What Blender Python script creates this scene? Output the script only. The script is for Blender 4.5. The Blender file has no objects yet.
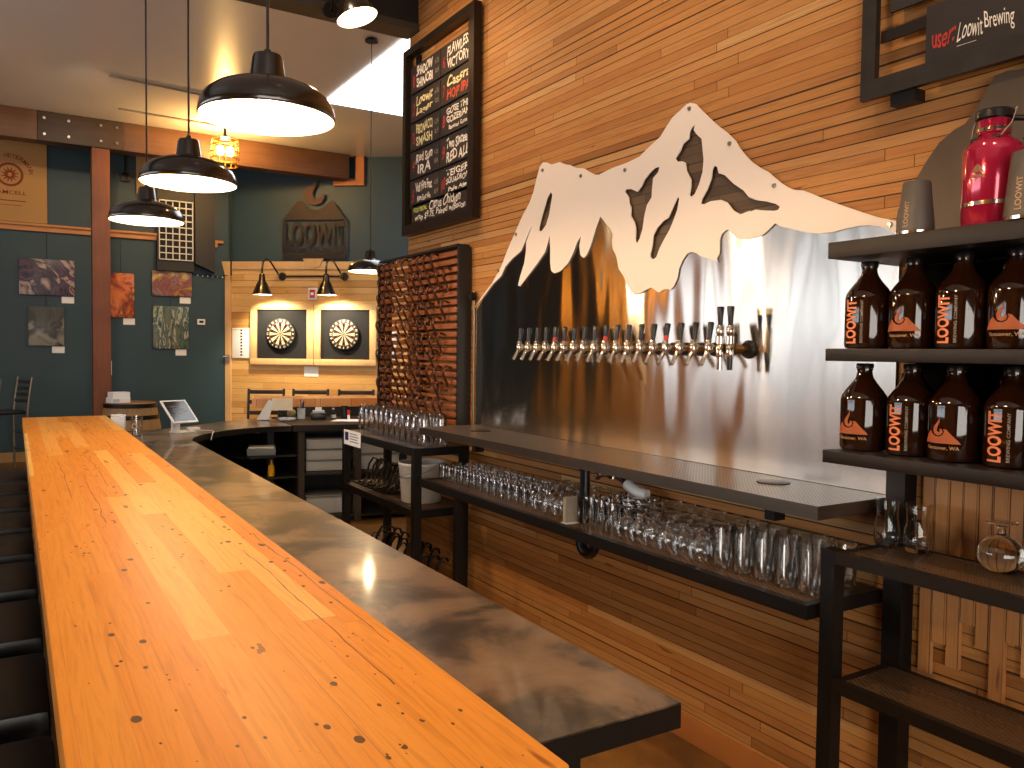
import bpy, bmesh, math, random
from mathutils import Vector, Matrix
random.seed(7)
S = bpy.context.scene
C = S.collection
PI = math.pi

# ------------------------------------------------------------------ camera, world, exposure
cam_d = bpy.data.cameras.new('camera'); cam = bpy.data.objects.new('camera', cam_d); C.objects.link(cam)
cam_d.sensor_width = 36.0; cam_d.lens = 28.594; cam_d.clip_start = 0.02; cam_d.clip_end = 60
_th, _pi, _ro = 0.549864, 0.0392211, 0.0123986
_F = Vector((math.sin(_th)*math.cos(_pi), math.cos(_th)*math.cos(_pi), -math.sin(_pi)))
_R = Vector((math.cos(_th), -math.sin(_th), 0)); _U = _R.cross(_F)
_R = _R*math.cos(_ro) + _U*math.sin(_ro); _U = _R.cross(_F)
cam.matrix_world = Matrix(((_R.x, _U.x, -_F.x, 0), (_R.y, _U.y, -_F.y, 0), (_R.z, _U.z, -_F.z, 1.55), (0, 0, 0, 1)))
S.camera = cam
S.view_settings.view_transform = 'Standard'; S.view_settings.look = 'None'
S.view_settings.gamma = 1.0; S.view_settings.use_curve_mapping = False
S.view_settings.exposure = 0.22
S.cycles.use_denoising = True
S.cycles.max_bounces = 8; S.cycles.diffuse_bounces = 4; S.cycles.glossy_bounces = 4
S.cycles.transmission_bounces = 8; S.cycles.transparent_max_bounces = 48
S.cycles.sample_clamp_indirect = 4.0
S.cycles.caustics_reflective = False; S.cycles.caustics_refractive = False
w = bpy.data.worlds.new('world'); S.world = w; w.use_nodes = True
w.node_tree.nodes['Background'].inputs[0].default_value = (0.85, 0.92, 1.0, 1)
w.node_tree.nodes['Background'].inputs[1].default_value = 1.0

def area(name, loc, target, sx, sy, power, col):
    d = bpy.data.lights.new(name, 'AREA'); d.shape = 'RECTANGLE'; d.size = sx; d.size_y = sy; d.energy = power; d.color = col
    o = bpy.data.objects.new(name, d); C.objects.link(o); o.location = loc
    o.rotation_euler = (Vector(target)-Vector(loc)).to_track_quat('-Z', 'Z').to_euler(); return o
def spot(name, loc, target, power, col, ang=70, blend=0.6, rad=0.04):
    d = bpy.data.lights.new(name, 'SPOT'); d.energy = power; d.color = col; d.spot_size = math.radians(ang); d.spot_blend = blend; d.shadow_soft_size = rad
    o = bpy.data.objects.new(name, d); C.objects.link(o); o.location = loc
    o.rotation_euler = (Vector(target)-Vector(loc)).to_track_quat('-Z', 'Y').to_euler(); return o
def point(name, loc, power, col, rad=0.04):
    d = bpy.data.lights.new(name, 'POINT'); d.energy = power; d.color = col; d.shadow_soft_size = rad
    o = bpy.data.objects.new(name, d); C.objects.link(o); o.location = loc; return o
DAY = (0.88, 0.94, 1.0); WARM = (1.0, 0.67, 0.35)
WIN_Y = (4.1, 6.0, 7.9)                                   # centres of the windows in the left wall
for i, y in enumerate(WIN_Y):
    area('window_daylight', (-4.42, y, 2.2), (2, y, 3.2), 1.2, 2.6, 46, DAY)
area('front_fill_light', (0.0, -2.9, 1.9), (0.6, 3, 3.9), 4.6, 2.4, 225, (1.0, 0.93, 0.84))  # unseen light behind the camera, added as fill and to lift the ceiling
for y in (0.6, 1.9, 3.2, 4.4):                            # warm spots without fixtures, added above the aisle to brighten the plank wall
    spot('added_wall_spot', (0.95, y-0.2, 4.25), (2.3, y+0.15, 2.1), 58, (1.0, 0.70, 0.42), 84, 0.7, 0.05)
spot('added_wall_spot', (-2.3, 10.2, 4.2), (-4.5, 10.5, 2.0), 230, (1.0, 0.68, 0.38), 90, 0.8, 0.05)  # unseen spot added to warm the left wall that the steel reflects
spot('added_wall_spot', (0.6, 8.6, 4.2), (0.9, 12.6, 2.4), 90, (1.0, 0.78, 0.55), 80, 0.8, 0.05)  # unseen spot added to brighten the back wall and sacks

# ------------------------------------------------------------------ materials
def lin(h):
    h = h.lstrip('#'); v = [int(h[i:i+2], 16)/255 for i in (0, 2, 4)]
    return tuple((c/12.92 if c <= 0.04045 else ((c+0.055)/1.055)**2.4) for c in v) + (1,)
MATS = {}
def new(name):
    m = bpy.data.materials.new(name); m.use_nodes = True; nt = m.node_tree
    b = nt.nodes['Principled BSDF']; return m, nt, b
def N(nt, t, **k):
    n = nt.nodes.new(t)
    for a, v in k.items(): setattr(n, a, v)
    return n
def mth(nt, op, a, b=None, c=None):
    n = nt.nodes.new('ShaderNodeMath'); n.operation = op
    for i, v in enumerate((a, b, c)):
        if v is None: continue
        if isinstance(v, (int, float)): n.inputs[i].default_value = v
        else: nt.links.new(v, n.inputs[i])
    return n.outputs[0]
def mixc(nt, f, a, b, mode='MIX'):
    n = nt.nodes.new('ShaderNodeMix'); n.data_type = 'RGBA'; n.blend_type = mode
    for i, v in ((0, f), (6, a), (7, b)):
        if isinstance(v, (int, float)): n.inputs[i].default_value = v
        elif isinstance(v, tuple): n.inputs[i].default_value = v
        else: nt.links.new(v, n.inputs[i])
    return n.outputs[2]
def ramp(nt, f, stops, interp='LINEAR'):
    n = nt.nodes.new('ShaderNodeValToRGB'); n.color_ramp.interpolation = interp
    el = n.color_ramp.elements
    while len(el) < len(stops): el.new(0.5)
    for e, (p, c) in zip(el, stops):
        e.position = p; e.color = c if isinstance(c, tuple) else lin(c)
    nt.links.new(f, n.inputs[0]); return n.outputs[0]
def noise(nt, vec, scale, detail=3, rough=0.5, dist=0.0):
    n = nt.nodes.new('ShaderNodeTexNoise'); n.inputs['Scale'].default_value = scale; n.inputs['Detail'].default_value = detail
    n.inputs['Roughness'].default_value = rough; n.inputs['Distortion'].default_value = dist
    if vec is not None: nt.links.new(vec, n.inputs['Vector'])
    return n.outputs['Fac']
def xyz(nt, src):
    s = nt.nodes.new('ShaderNodeSeparateXYZ'); nt.links.new(src, s.inputs[0]); return s.outputs
def comb(nt, x, y, z=0.0):
    n = nt.nodes.new('ShaderNodeCombineXYZ')
    for i, v in enumerate((x, y, z)):
        if isinstance(v, (int, float)): n.inputs[i].default_value = v
        else: nt.links.new(v, n.inputs[i])
    return n.outputs[0]
def white(nt, v, dims='1D'):
    n = nt.nodes.new('ShaderNodeTexWhiteNoise'); n.noise_dimensions = dims
    nt.links.new(v, n.inputs['W' if dims == '1D' else 'Vector']); return n.outputs['Value']
def bump(nt, b, h, dist=0.002, strength=1.0):
    n = nt.nodes.new('ShaderNodeBump'); n.inputs['Strength'].default_value = strength; n.inputs['Distance'].default_value = dist
    nt.links.new(h, n.inputs['Height']); nt.links.new(n.outputs[0], b.inputs['Normal'])
def plain(name, col, rough=0.5, metal=0.0, var=0.12, scale=18, spec=0.5, coat=0.0):
    if name in MATS: return MATS[name]
    m, nt, b = new(name)
    g = N(nt, 'ShaderNodeNewGeometry').outputs['Position']
    f = noise(nt, g, scale, 4)
    c = lin(col) if isinstance(col, str) else col
    lo = tuple(x*(1-var) for x in c[:3])+(1,); hi = tuple(min(1, x*(1+var)) for x in c[:3])+(1,)
    nt.links.new(mixc(nt, f, lo, hi), b.inputs['Base Color'])
    b.inputs['Roughness'].default_value = rough; b.inputs['Metallic'].default_value = metal
    b.inputs['Specular IOR Level'].default_value = spec; b.inputs['Coat Weight'].default_value = coat
    MATS[name] = m; return m
def emit(name, col, strength):
    if name in MATS: return MATS[name]
    m, nt, b = new(name); b.inputs['Base Color'].default_value = lin(col)
    b.inputs['Emission Color'].default_value = lin(col); b.inputs['Emission Strength'].default_value = strength
    MATS[name] = m; return m
def boards(name, la, wa, width, length, stops, rough=0.45, gap=0.05, gapcol=(0.03, 0.012, 0.004, 1), grain=0.35, obj=False, holes=False, spec=0.4, coat=0.0, endgap=0.0022):
    """strips of wood running along axis la, laid side by side along axis wa"""
    m, nt, b = new(name)
    src = N(nt, 'ShaderNodeTexCoord').outputs['Object'] if obj else N(nt, 'ShaderNodeNewGeometry').outputs['Position']
    s = xyz(nt, src); A = s['xyz'.index(la)]; W = s['xyz'.index(wa)]
    row = mth(nt, 'FLOOR', mth(nt, 'DIVIDE', W, width)); fr = mth(nt, 'FRACT', mth(nt, 'DIVIDE', W, width))
    r1 = white(nt, row); r2 = white(nt, mth(nt, 'ADD', row, 57.3))
    ln = mth(nt, 'MULTIPLY_ADD', r2, length*0.8, length*0.6)
    u = mth(nt, 'ADD', mth(nt, 'DIVIDE', A, ln), mth(nt, 'MULTIPLY', r1, 13.7))
    col = mth(nt, 'FLOOR', u); fu = mth(nt, 'FRACT', u)
    rid = white(nt, comb(nt, row, col), '2D'); rid2 = white(nt, comb(nt, col, mth(nt, 'ADD', row, 11.0)), '2D')
    base = ramp(nt, rid, stops)
    gv = comb(nt, mth(nt, 'ADD', mth(nt, 'MULTIPLY', A, 3.0), mth(nt, 'MULTIPLY', rid, 37.0)), mth(nt, 'MULTIPLY', W, 70.0), mth(nt, 'MULTIPLY', rid2, 19.0))
    g1 = noise(nt, gv, 1.0, 5, 0.6, 0.6)
    base = mixc(nt, mth(nt, 'MULTIPLY', mth(nt, 'SMOOTH_MIN', mth(nt, 'ABSOLUTE', mth(nt, 'SUBTRACT', g1, 0.5)), 0.25, 0.05), grain*4), base, mixc(nt, 1.0, base, (0.45, 0.32, 0.22, 1), 'MULTIPLY'))
    kn = noise(nt, comb(nt, mth(nt, 'MULTIPLY', A, 5.0), mth(nt, 'MULTIPLY', W, 26.0), mth(nt, 'MULTIPLY', rid, 50.0)), 1.0, 2)
    base = mixc(nt, ramp(nt, kn, [(0.72, (0, 0, 0, 1)), (0.78, (0.8, 0.8, 0.8, 1))]), base, mixc(nt, 1.0, base, (0.35, 0.2, 0.12, 1), 'MULTIPLY'))
    e = mth(nt, 'LESS_THAN', fr, mth(nt, 'MULTIPLY_ADD', mth(nt, 'POWER', white(nt, mth(nt, 'ADD', row, 91.7)), 2.0), gap*1.5, gap*0.45))
    e2 = mth(nt, 'LESS_THAN', mth(nt, 'MULTIPLY', fu, ln), endgap)
    gapm = mth(nt, 'MAXIMUM', e, e2)
    if holes:
        v = N(nt, 'ShaderNodeTexVoronoi'); v.inputs['Scale'].default_value = 21
        nt.links.new(comb(nt, mth(nt, 'MULTIPLY', A, 0.6), W), v.inputs['Vector']); v.inputs['Randomness'].default_value = 1.0
        hsel = white(nt, v.outputs['Position'], '3D')
        hr = mth(nt, 'MULTIPLY', mth(nt, 'POWER', hsel, 1.7), 0.18)
        h1 = mth(nt, 'LESS_THAN', mth(nt, 'ADD', v.outputs['Distance'], mth(nt, 'MULTIPLY', noise(nt, src, 160, 2), 0.03)), hr)
        v2 = N(nt, 'ShaderNodeTexVoronoi'); v2.inputs['Scale'].default_value = 4.6
        nt.links.new(comb(nt, mth(nt, 'MULTIPLY', A, 0.8), mth(nt, 'MULTIPLY', W, 2.6)), v2.inputs['Vector'])
        s2 = white(nt, v2.outputs['Position'], '3D')
        dist2 = mth(nt, 'ADD', v2.outputs['Distance'], mth(nt, 'MULTIPLY', noise(nt, comb(nt, mth(nt, 'MULTIPLY', A, 22.0), mth(nt, 'MULTIPLY', W, 70.0)), 1.0, 4), 0.22))
        k2 = mth(nt, 'MULTIPLY', mth(nt, 'LESS_THAN', dist2, mth(nt, 'MULTIPLY', s2, 0.255)), mth(nt, 'GREATER_THAN', s2, 0.5))
        cc = mth(nt, 'FLOOR', mth(nt, 'ADD', mth(nt, 'MULTIPLY', A, 1.1), mth(nt, 'MULTIPLY', r2, 7.0)))
        csel = white(nt, comb(nt, mth(nt, 'ADD', row, 31.0), cc), '2D')
        cen = mth(nt, 'MULTIPLY_ADD', noise(nt, comb(nt, mth(nt, 'MULTIPLY', A, 3.0), csel), 1.0, 3), 0.6, 0.2)
        wid = mth(nt, 'MULTIPLY', noise(nt, comb(nt, mth(nt, 'MULTIPLY', A, 9.0), row), 1.0, 3), 0.055)
        crk = mth(nt, 'MULTIPLY', mth(nt, 'LESS_THAN', mth(nt, 'ABSOLUTE', mth(nt, 'SUBTRACT', fr, cen)), mth(nt, 'SUBTRACT', wid, 0.012)), mth(nt, 'GREATER_THAN', csel, 0.80))
        v3 = N(nt, 'ShaderNodeTexVoronoi'); v3.inputs['Scale'].default_value = 62
        nt.links.new(comb(nt, mth(nt, 'MULTIPLY', A, 0.55), W), v3.inputs['Vector'])
        s3 = white(nt, v3.outputs['Position'], '3D'); clus = noise(nt, comb(nt, mth(nt, 'MULTIPLY', A, 1.6), mth(nt, 'MULTIPLY', W, 9.0)), 1.0, 2)
        h3 = mth(nt, 'LESS_THAN', v3.outputs['Distance'], mth(nt, 'MULTIPLY', mth(nt, 'MULTIPLY', mth(nt, 'POWER', s3, 3.0), mth(nt, 'SMOOTH_MAX', mth(nt, 'SUBTRACT', clus, 0.42), 0.0, 0.02)), 1.9))
        h1 = mth(nt, 'MAXIMUM', h1, h3)
        base = mixc(nt, mth(nt, 'MULTIPLY', h1, 0.9), base, (0.035, 0.012, 0.003, 1))
        base = mixc(nt, mth(nt, 'MULTIPLY', k2, 0.75), base, (0.12, 0.035, 0.006, 1))
        base = mixc(nt, mth(nt, 'MULTIPLY', crk, 0.85), base, (0.04, 0.014, 0.004, 1))
    base = mixc(nt, mth(nt, 'MULTIPLY', gapm, 0.9), base, gapcol)
    nt.links.new(base, b.inputs['Base Color'])
    b.inputs['Roughness'].default_value = rough; b.inputs['Specular IOR Level'].default_value = spec; b.inputs['Coat Weight'].default_value = coat
    b.inputs['Coat Roughness'].default_value = 0.2
    hgt = mth(nt, 'ADD', mth(nt, 'SUBTRACT', 1.0, gapm), mth(nt, 'MULTIPLY', rid, 0.5))
    bump(nt, b, hgt, 0.003, 0.6)
    MATS[name] = m; return m

WALLWOOD = boards('plank_wall_wood', 'y', 'z', 0.0365, 1.5,
    [(0.0, '#9a6636'), (0.15, '#b67f47'), (0.45, '#c38d52'), (0.65, '#bb8047'), (0.85, '#ad7440'), (1.0, '#cc9e66')], 0.55, 0.1, grain=0.55, endgap=0.0025, spec=0.2)
DARKPLANKS = boards('dark_plank_wood', 'y', 'z', 0.0365, 1.15, [(0.0, '#4a3826'), (0.5, '#5e4a34'), (1.0, '#6b553c')], 0.55, 0.075, grain=0.4)
BARWOOD = boards('bar_top_wood', 'y', 'x', 0.0615, 1.9,
    [(0.0, '#d98528'), (0.35, '#df8f33'), (0.7, '#e3983c'), (0.88, '#ecb05a'), (1.0, '#f0bc6a')], 0.45, 0.010, (0.34, 0.14, 0.04, 1), 0.5, False, True, 0.18, 0.0, 0.001)
PINE = boards('pine_cladding_wood', 'x', 'z', 0.095, 2.2,
    [(0.0, '#c08a42'), (0.35, '#d9a860'), (0.7, '#e6bd78'), (1.0, '#c99348')], 0.45, 0.05, (0.14, 0.06, 0.02, 1), 0.55, True)
VERTWOOD = boards('upright_board_wood', 'z', 'y', 0.0413, 4.0,
    [(0.0, '#9c6a3d'), (0.35, '#c08a55'), (0.7, '#b47a45'), (1.0, '#cf9c66')], 0.5, 0.05)
def timber(name, a, b_, axis, dark=0.55):
    m, nt, b = new(name)
    g = N(nt, 'ShaderNodeNewGeometry').outputs['Position']; s = list(xyz(nt, g))
    k = [55.0, 55.0, 55.0]; k['xyz'.index(axis)] = 3.0
    v = comb(nt, *[mth(nt, 'MULTIPLY', s[i], k[i]) for i in range(3)])
    f = noise(nt, v, 0.6, 5, 0.6, 0.4); f2 = noise(nt, g, 2.2, 3)
    c = mixc(nt, f, lin(a), lin(b_)); c = mixc(nt, ramp(nt, f2, [(0.4, (0, 0, 0, 1)), (0.7, (0.6, 0.6, 0.6, 1))]), c, mixc(nt, 1.0, c, (dark, dark*0.9, dark*0.85, 1), 'MULTIPLY'))
    nt.links.new(c, b.inputs['Base Color']); b.inputs['Roughness'].default_value = 0.55
    bump(nt, b, f, 0.003, 0.5); MATS[name] = m; return m
BEAM = timber('old_timber', '#4a2d18', '#78502f', 'x'); POST = timber('red_timber', '#683820', '#8c5234', 'z'); PALE = timber('pale_pine', '#cfa468', '#e6c48c', 'z', 0.8)
RACKWOOD = timber('rack_slat_wood', '#74390f', '#a8602c', 'y', 0.7); RAWX = timber('raw_rail_wood', '#b9783f', '#d69a5c', 'x', 0.75); BARREL = timber('barrel_oak', '#7e5b34', '#b18a55', 'z', 0.7)
BEAMDARK = timber('dark_timber', '#2c1d12', '#4a3220', 'x'); ORANGEWOOD = timber('orange_end_board', '#a85c24', '#c97d3c', 'z', 0.8)
def tealwall():
    m, nt, b = new('teal_paint'); g = N(nt, 'ShaderNodeNewGeometry').outputs['Position']
    nt.links.new(mixc(nt, noise(nt, g, 1.3, 3), lin('#1d353d'), lin('#25434e')), b.inputs['Base Color']); b.inputs['Roughness'].default_value = 0.5
    bump(nt, b, noise(nt, g, 90, 3), 0.001, 0.3); return m
TEAL = tealwall()
def ceilmat():
    m, nt, b = new('ceiling_paint'); g = N(nt, 'ShaderNodeNewGeometry').outputs['Position']
    nt.links.new(mixc(nt, noise(nt, g, 0.9, 3), lin('#d4cec4'), lin('#dfdad1')), b.inputs['Base Color'])
    b.inputs['Roughness'].default_value = 0.27; b.inputs['Specular IOR Level'].default_value = 0.6
    bump(nt, b, noise(nt, g, 5, 3), 0.004, 0.25); return m
CEIL = ceilmat()
def floormat():
    m, nt, b = new('stained_concrete'); g = N(nt, 'ShaderNodeNewGeometry').outputs['Position']
    f = noise(nt, g, 3.0, 6, 0.65)
    nt.links.new(ramp(nt, f, [(0.3, '#4a3016'), (0.5, '#6e4a22'), (0.7, '#8a6232')]), b.inputs['Base Color']); b.inputs['Roughness'].default_value = 0.35
    return m
FLOOR = floormat()
def steelpanel():
    m, nt, b = new('brushed_steel_sheet'); g = N(nt, 'ShaderNodeNewGeometry').outputs['Position']; s = xyz(nt, g)
    b.inputs['Base Color'].default_value = (0.50, 0.465, 0.425, 1); b.inputs['Metallic'].default_value = 1.0
    b.inputs['Roughness'].default_value = 0.155; b.inputs['Anisotropic'].default_value = 1.0
    nt.links.new(comb(nt, 0.0, 0.0, 1.0), b.inputs['Tangent'])
    wv = noise(nt, comb(nt, 0.0, mth(nt, 'MULTIPLY', s[1], 2.4), mth(nt, 'MULTIPLY', s[2], 0.7)), 1.0, 2, 0.5)
    fine = noise(nt, comb(nt, 0.0, mth(nt, 'MULTIPLY', s[1], 4.0), mth(nt, 'MULTIPLY', s[2], 900.0)), 1.0, 2)
    bump(nt, b, mth(nt, 'ADD', mth(nt, 'MULTIPLY', wv, 1.0), mth(nt, 'MULTIPLY', fine, 0.0001)), 0.022, 1.0); return m
STEELSHEET = steelpanel()
def traymat():
    m, nt, b = new('perforated_tray_steel'); g = N(nt, 'ShaderNodeNewGeometry').outputs['Position']; s = xyz(nt, g)
    fx = mth(nt, 'SUBTRACT', mth(nt, 'FRACT', mth(nt, 'MULTIPLY', s[0], 70.0)), 0.5); fy = mth(nt, 'SUBTRACT', mth(nt, 'FRACT', mth(nt, 'MULTIPLY', s[1], 70.0)), 0.5)
    r = mth(nt, 'ADD', mth(nt, 'MULTIPLY', fx, fx), mth(nt, 'MULTIPLY', fy, fy))
    hole = mth(nt, 'LESS_THAN', r, 0.075)
    nt.links.new(mixc(nt, hole, (0.52, 0.47, 0.42, 1), (0.06, 0.05, 0.045, 1)), b.inputs['Base Color'])
    nt.links.new(mth(nt, 'SUBTRACT', 1.0, mth(nt, 'MULTIPLY', hole, 0.6)), b.inputs['Metallic']); b.inputs['Roughness'].default_value = 0.33
    return m
TRAYTOP = traymat()
def countermat():
    m, nt, b = new('patina_steel_counter'); g = N(nt, 'ShaderNodeNewGeometry').outputs['Position']; s = xyz(nt, g)
    v = comb(nt, mth(nt, 'MULTIPLY', s[0], 3.6), mth(nt, 'MULTIPLY', s[1], 3.2))
    f = noise(nt, v, 1.0, 6, 0.62, 0.5)
    nt.links.new(ramp(nt, f, [(0.39, '#28221c'), (0.465, '#4a3e32'), (0.53, '#755f4c'), (0.66, '#89735d')]), b.inputs['Base Color'])
    b.inputs['Metallic'].default_value = 0.25; b.inputs['Coat Weight'].default_value = 0.5; b.inputs['Coat Roughness'].default_value = 0.07
    nt.links.new(mth(nt, 'MULTIPLY_ADD', f, 0.2, 0.25), b.inputs['Roughness']); return m
COUNTER = countermat()
def mesh_sheet():
    m, nt, b = new('expanded_metal_mesh'); g = N(nt, 'ShaderNodeNewGeometry').outputs['Position']; s = xyz(nt, g)
    p = mth(nt, 'MULTIPLY', mth(nt, 'ADD', mth(nt, 'MULTIPLY', s[0], 1.6), s[1]), 40.0); q = mth(nt, 'MULTIPLY', mth(nt, 'SUBTRACT', mth(nt, 'MULTIPLY', s[0], 1.6), s[1]), 40.0)
    a = mth(nt, 'GREATER_THAN', mth(nt, 'FRACT', p), 0.34); c = mth(nt, 'GREATER_THAN', mth(nt, 'FRACT', q), 0.34)
    nt.links.new(mth(nt, 'SUBTRACT', 1.0, mth(nt, 'MULTIPLY', a, c)), b.inputs['Alpha'])
    b.inputs['Base Color'].default_value = lin('#6e5640'); b.inputs['Metallic'].default_value = 0.5; b.inputs['Roughness'].default_value = 0.4
    return m
MESH = mesh_sheet()
BLACKMETAL = plain('black_steel', '#1c1816', 0.42, 0.5); BLACKSHADE = plain('bronze_black_enamel', '#1b130c', 0.22, 0.0, 0.1, 8, 0.6, 0.4)
WHITEENAMEL = plain('white_enamel', '#f4efe4', 0.4); WHITEPAINT = plain('white_painted_sheet', '#efe2d6', 0.55, 0, 0.03, 3); CHROME = plain('chrome', '#d9cfc2', 0.12, 1.0, 0.03)
STEEL = plain('plain_steel', '#a29a90', 0.3, 1.0); RAWSTEEL = plain('raw_dark_steel', '#1f1813', 0.45, 0.3, 0.25, 9, 0.3); BLACKPLASTIC = plain('black_plastic', '#0b0a0a', 0.3); RED = plain('red_plastic', '#c8281e', 0.35)
WHITEPLASTIC = plain('white_plastic', '#eceae6', 0.35, 0, 0.03); BLACKLEATHER = plain('black_leather', '#120f0d', 0.36, 0, 0.2, 60); BLACKWOOD = plain('black_painted_board', '#15110e', 0.5)
CHALKBOARD = plain('chalkboard_paint', '#241a14', 0.6, 0, 0.2, 12); CHALK = plain('white_chalk', '#efe6d6', 0.8, 0, 0.1, 90); REDCHALK = plain('red_chalk', '#b8342a', 0.8, 0, 0.1, 90); YELLOWCHALK = plain('yellow_green_chalk', '#c9d25a', 0.8, 0, 0.1, 90)
ORANGECHALK = plain('orange_chalk', '#d2542a', 0.8, 0, 0.1, 90); CREAMCHALK = plain('cream_chalk', '#f0e2a8', 0.8, 0, 0.1, 90); GREYCHALK = plain('grey_chalk', '#8c8478', 0.8, 0, 0.1, 90)
PAPER = plain('white_paper', '#f1efec', 0.7, 0, 0.02, 40); INK = plain('dark_ink', '#26242a', 0.7); GREYPLASTIC = plain('grey_plastic', '#bcc3ca', 0.45, 0, 0.06, 9)
ORANGEPRINT = plain('orange_print', '#d8794a', 0.5, 0, 0.05, 30); TANPRINT = plain('tan_print', '#a8825c', 0.5, 0, 0.05); GREYPRINT = plain('grey_print', '#8a8076', 0.6)
HOOKIRON = plain('brown_hook_iron', '#553524', 0.3, 0.65, 0.2, 40); DARKIRON = plain('dark_iron', '#2b2622', 0.34, 0.8, 0.25, 30); REDMETAL = plain('crimson_enamelled_steel', '#a3123a', 0.16, 0.35, 0.06, 6, 0.6, 0.6)
GREYTUMBLER = plain('grey_powder_coat', '#4b443f', 0.5, 0.2); BURLAP = plain('burlap', '#b8905a', 0.9, 0, 0.25, 160); SACKPRINT = plain('sack_print_red', '#8e3a26', 0.9); SIGNSTEEL = plain('rusty_sign_steel', '#2a201a', 0.5, 0.5, 0.3, 12)
CUTSTEEL = plain('weathered_dark_steel', '#574839', 0.55, 0.5, 0.35, 7); BOARDBLACK = plain('black_felt', '#0e0e10', 0.9); CREAM = plain('dart_cream', '#e8dcc0', 0.7); DARTRED = plain('dart_red', '#b5402a', 0.6); DARTGREEN = plain('dart_green', '#7da06a', 0.6); DARTBLACK = plain('dart_black', '#15130f', 0.6)
YELLOW = plain('yellow_plastic', '#e0a818', 0.4); BLUE = plain('blue_plastic', '#26408e', 0.4); SCREEN = plain('dark_screen', '#101418', 0.1); COPPER = plain('warm_metal', '#b98a55', 0.25, 0.9)
BULB = emit('warm_bulb', '#ffd9a0', 60.0); AMBERBULB = emit('amber_bulb', '#ffb040', 120.0); SKYPANE = emit('skylight_pane', '#fbfdff', 4.5)
def thin_glass(name, tint, f0=0.08):
    m, nt, b = new(name); nt.nodes.remove(b); out = nt.nodes['Material Output']
    t = N(nt, 'ShaderNodeBsdfTransparent'); t.inputs[0].default_value = tint
    g = N(nt, 'ShaderNodeBsdfGlossy'); g.inputs['Roughness'].default_value = 0.04; g.inputs[0].default_value = (1, 1, 1, 1)
    lw = N(nt, 'ShaderNodeLayerWeight'); lw.inputs[0].default_value = 0.28
    f = mth(nt, 'MULTIPLY_ADD', lw.outputs['Fresnel'], 0.75, f0)
    x = N(nt, 'ShaderNodeMixShader'); nt.links.new(f, x.inputs[0]); nt.links.new(t.outputs[0], x.inputs[1]); nt.links.new(g.outputs[0], x.inputs[2])
    nt.links.new(x.outputs[0], out.inputs[0]); return m
GLASS = thin_glass('clear_glass', (0.985, 0.985, 0.98, 1), 0.07); CLEARPLASTIC = thin_glass('frosted_clear_plastic', (0.8, 0.78, 0.75, 1), 0.12)
def solid_glass():
    m, nt, b = new('solid_clear_glass'); b.inputs['Base Color'].default_value = (0.97, 0.97, 0.96, 1); b.inputs['Transmission Weight'].default_value = 1.0
    b.inputs['Roughness'].default_value = 0.0; b.inputs['IOR'].default_value = 1.45; return m
SOLIDGLASS = solid_glass()
def frosted():
    m, nt, b = new('translucent_bucket_plastic'); b.inputs['Base Color'].default_value = lin('#cfc8c0'); b.inputs['Transmission Weight'].default_value = 0.45
    b.inputs['Roughness'].default_value = 0.55; b.inputs['IOR'].default_value = 1.2; return m
FROST = frosted()
def amber():
    m, nt, b = new('amber_growler_glass'); b.inputs['Base Color'].default_value = (0.022, 0.006, 0.002, 1); b.inputs['Transmission Weight'].default_value = 0.3
    b.inputs['Roughness'].default_value = 0.06; b.inputs['IOR'].default_value = 1.5; b.inputs['Specular IOR Level'].default_value = 0.7; return m
AMBER = amber()
def painting(name, cols, seed, scale, warp, streak=False):
    m, nt, b = new(name); o = N(nt, 'ShaderNodeTexCoord').outputs['Object']; s = xyz(nt, o)
    if streak: v = comb(nt, mth(nt, 'MULTIPLY_ADD', s[0], 9.0, seed), mth(nt, 'MULTIPLY', s[2], 2.2), seed)
    else: v = comb(nt, mth(nt, 'ADD', s[0], seed), s[2], seed)
    f = noise(nt, v, scale, 5, 0.55, warp)
    k = len(cols); nt.links.new(ramp(nt, f, [(0.28+0.44*i/(k-1), c) for i, c in enumerate(cols)]), b.inputs['Base Color']); b.inputs['Roughness'].default_value = 0.35
    return m

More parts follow.
